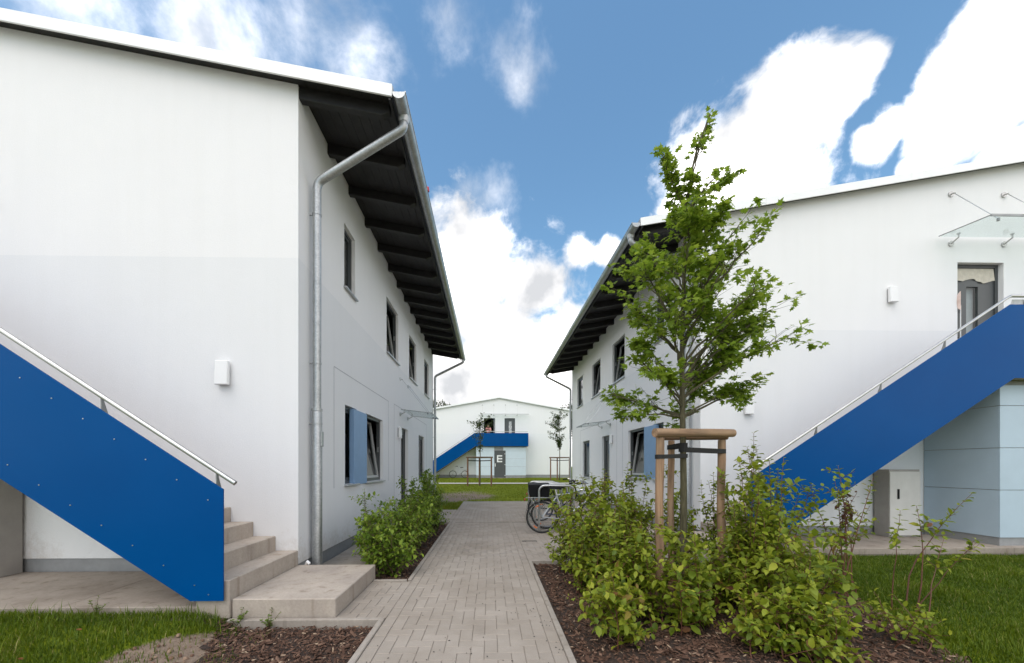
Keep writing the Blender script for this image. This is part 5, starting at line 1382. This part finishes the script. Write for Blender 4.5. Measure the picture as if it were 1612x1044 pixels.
    if box:
        b = MB(); b.hexa([(-.90,-.19,.745),(-.48,-.19,.745),(-.48,.19,.745),(-.90,.19,.745),(-.93,-.21,1.02),(-.45,-.21,1.02),(-.45,.21,1.02),(-.93,.21,1.02)]); b.build('rear_basket', 'black_plastic', root, bevel=.015)
    return root
bicycle((1.62, 7.80, 0), 0.0, 'silver bicycle nearest the path, rear wheel with orange reflectors', 'bike_silver', lean=R(-3))
bicycle((1.78, 8.32, 0), R(-3), 'dark bicycle with black rear basket behind the silver one', 'bike_blue', box=True, lean=R(4))
bicycle((1.82, 9.55, 0), R(4), 'farthest parked bicycle among the hoop stands', 'black_plastic', low=True, lean=R(3))
bicycle((-2.75, 33.55, gz(-2.75, 33.55)), R(180), 'white bicycle leaning under the distant blue stairs', 'bike_white', low=True, lean=R(-4))
for k, y in enumerate((8.05, 8.75, 9.45, 10.15)):
    mb = MB(); x0 = 1.06; r = .12; H_ = .98
    pts = [(x0, y, -.1), (x0, y, H_ - r)] + [(x0 + r - r*math.cos(t), y, H_ - r + r*math.sin(t)) for t in np.linspace(.2, math.pi/2, 5)] + [(x0 + .75 - r, y, H_)] + [(x0 + .75 - r + r*math.sin(t), y, H_ - r + r*math.cos(t)) for t in np.linspace(.2, math.pi/2, 5)] + [(x0 + .75, y, -.1)]
    o = mb.tube(pts, .024, 12).build('bicycle_stand', 'steel', smooth=True)
    props(o, 'galvanised hoop bicycle stand, ' + ('nearest of the row', 'second of the row', 'third of the row', 'farthest of the row')[k], 'bike stand', 'hoop bicycle stands')
d = empty('drain_grate', (.74, 6.99, 0), 'small dark iron drain grate in the paving by the bicycle', 'drain')
for (a, b, c, e) in ((.60,.88,6.955,6.967),(.60,.88,7.013,7.025),(.60,.61,6.967,7.013),(.87,.88,6.967,7.013)): MB().box(a, b, c, e, -.04, .004).build('grate_frame', 'iron', d)
for k in range(9): MB().box(.622 + .028*k, .634 + .028*k, 6.967, 7.013, -.03, .002).build('grate_bar', 'iron', d)
MB().box(.61,.87,6.967,7.013,-.045,-.02).build('grate_pit', 'debris', d)
mb = MB(); mb.tube([(-2.30, 4.735, .17), (-2.27, 4.71, .21), (-2.24, 4.70, .185)], .018, 8); props(mb.build('pipe_stub', 'lamp_white', smooth=True), 'short white plastic pipe stub at the foot of the left house corner', 'pipe')

# ------------------------------------------------------------------ person on the far balcony
def person():
    X, Y, Z = PF(5.42, -0.55, 3.06)
    root = empty('person', (X, Y, Z), 'person in a pink top leaning on the distant blue balcony', 'person')
    def skin(name, verts, edges, radii, mname, rootv=0, sub=2):
        me = bpy.data.meshes.new(name); me.from_pydata([(X+a, Y+b, Z+c) for a, b, c in verts], edges, [])
        o = bpy.data.objects.new(name, me); COL.objects.link(o)
        m1 = o.modifiers.new('skin', 'SKIN'); m1.use_smooth_shade = True
        for i, r in enumerate(radii): me.skin_vertices[0].data[i].radius = (r, r)
        for i in range(len(verts)): me.skin_vertices[0].data[i].use_root = (i == rootv)
        m2 = o.modifiers.new('sub', 'SUBSURF'); m2.levels = m2.render_levels = sub
        dg = bpy.context.evaluated_depsgraph_get(); ev = bpy.data.meshes.new_from_object(o.evaluated_get(dg))
        bpy.data.objects.remove(o); 
        ev.materials.clear()
        return link(name, ev, mname, root, smooth=True)
    # pelvis, waist, chest, neck, head, legs, arms bent to the rail
    V = [(0,0,.92),(0,-.03,1.08),(0,-.10,1.30),(0,-.15,1.42),(0,-.19,1.50),(0,-.22,1.58),(0,-.22,1.68),
         (.09,0,.86),(.10,.02,.48),(.10,.05,.08),(.10,-.06,.03),(-.09,0,.86),(-.10,.02,.48),(-.10,.05,.08),(-.10,-.06,.03),
         (.17,-.12,1.38),(.24,-.22,1.14),(.12,-.48,1.06),(.06,-.55,1.06),(-.17,-.12,1.38),(-.24,-.22,1.14),(-.12,-.48,1.06),(-.06,-.55,1.06)]
    E_ = [(0,1),(1,2),(2,3),(3,4),(4,5),(5,6),(0,7),(7,8),(8,9),(9,10),(0,11),(11,12),(12,13),(13,14),(2,15),(15,16),(16,17),(17,18),(2,19),(19,20),(20,21),(21,22)]
    Rr = [.13,.12,.13,.06,.065,.095,.085,.085,.055,.04,.035,.085,.055,.04,.035,.055,.042,.032,.03,.055,.042,.032,.03]
    k = len(V)
    for sg, wi in ((1, 18), (-1, 22)):
        w = V[wi]
        for j, (dx, ln) in enumerate(((.035,.06),(.015,.085),(-.005,.09),(-.022,.08),(-.038,.06))):
            V += [(w[0]+dx*sg, w[1]-ln*.6, w[2]+.012), (w[0]+dx*sg*1.1, w[1]-ln, w[2]-.02)]; E_ += [(wi, k), (k, k+1)]; Rr += [.010, .009]; k += 2
    skin('body', V, E_, Rr, 'skin')
    skin('shirt', [(0,-.01,.98),(0,-.03,1.08),(0,-.10,1.30),(0,-.145,1.40),(.17,-.12,1.38),(.23,-.20,1.18),(-.17,-.12,1.38),(-.23,-.20,1.18)], [(0,1),(1,2),(2,3),(2,4),(4,5),(2,6),(6,7)], [.155,.145,.155,.075,.075,.062,.075,.062], 'pink_cloth')
    skin('trousers', [(0,0,.95),(.09,0,.84),(.10,.02,.48),(.10,.05,.10),(-.09,0,.84),(-.10,.02,.48),(-.10,.05,.10)], [(0,1),(1,2),(2,3),(0,4),(4,5),(5,6)], [.14,.10,.075,.06,.10,.075,.06], 'dark_cloth')
    skin('hair', [(0,-.17,1.64),(0,-.19,1.70),(0,-.14,1.56)], [(0,1),(0,2)], [.10,.09,.07], 'hair')
    for dx in (-.035, .035):
        mb = MB(); mb.tube([(X+dx, Y-.306, Z+1.60), (X+dx, Y-.318, Z+1.60)], .012, 8); mb.build('eye', 'hair', root)
    mb = MB(); mb.hexa([(X-.012,Y-.33,Z+1.555),(X+.012,Y-.33,Z+1.555),(X+.012,Y-.29,Z+1.555),(X-.012,Y-.29,Z+1.555),(X-.005,Y-.31,Z+1.60),(X+.005,Y-.31,Z+1.60),(X+.005,Y-.29,Z+1.60),(X-.005,Y-.29,Z+1.60)]); mb.build('nose', 'skin', root)
person()
for o in list(bpy.data.objects):
    if '_local' in o: del o['_local']
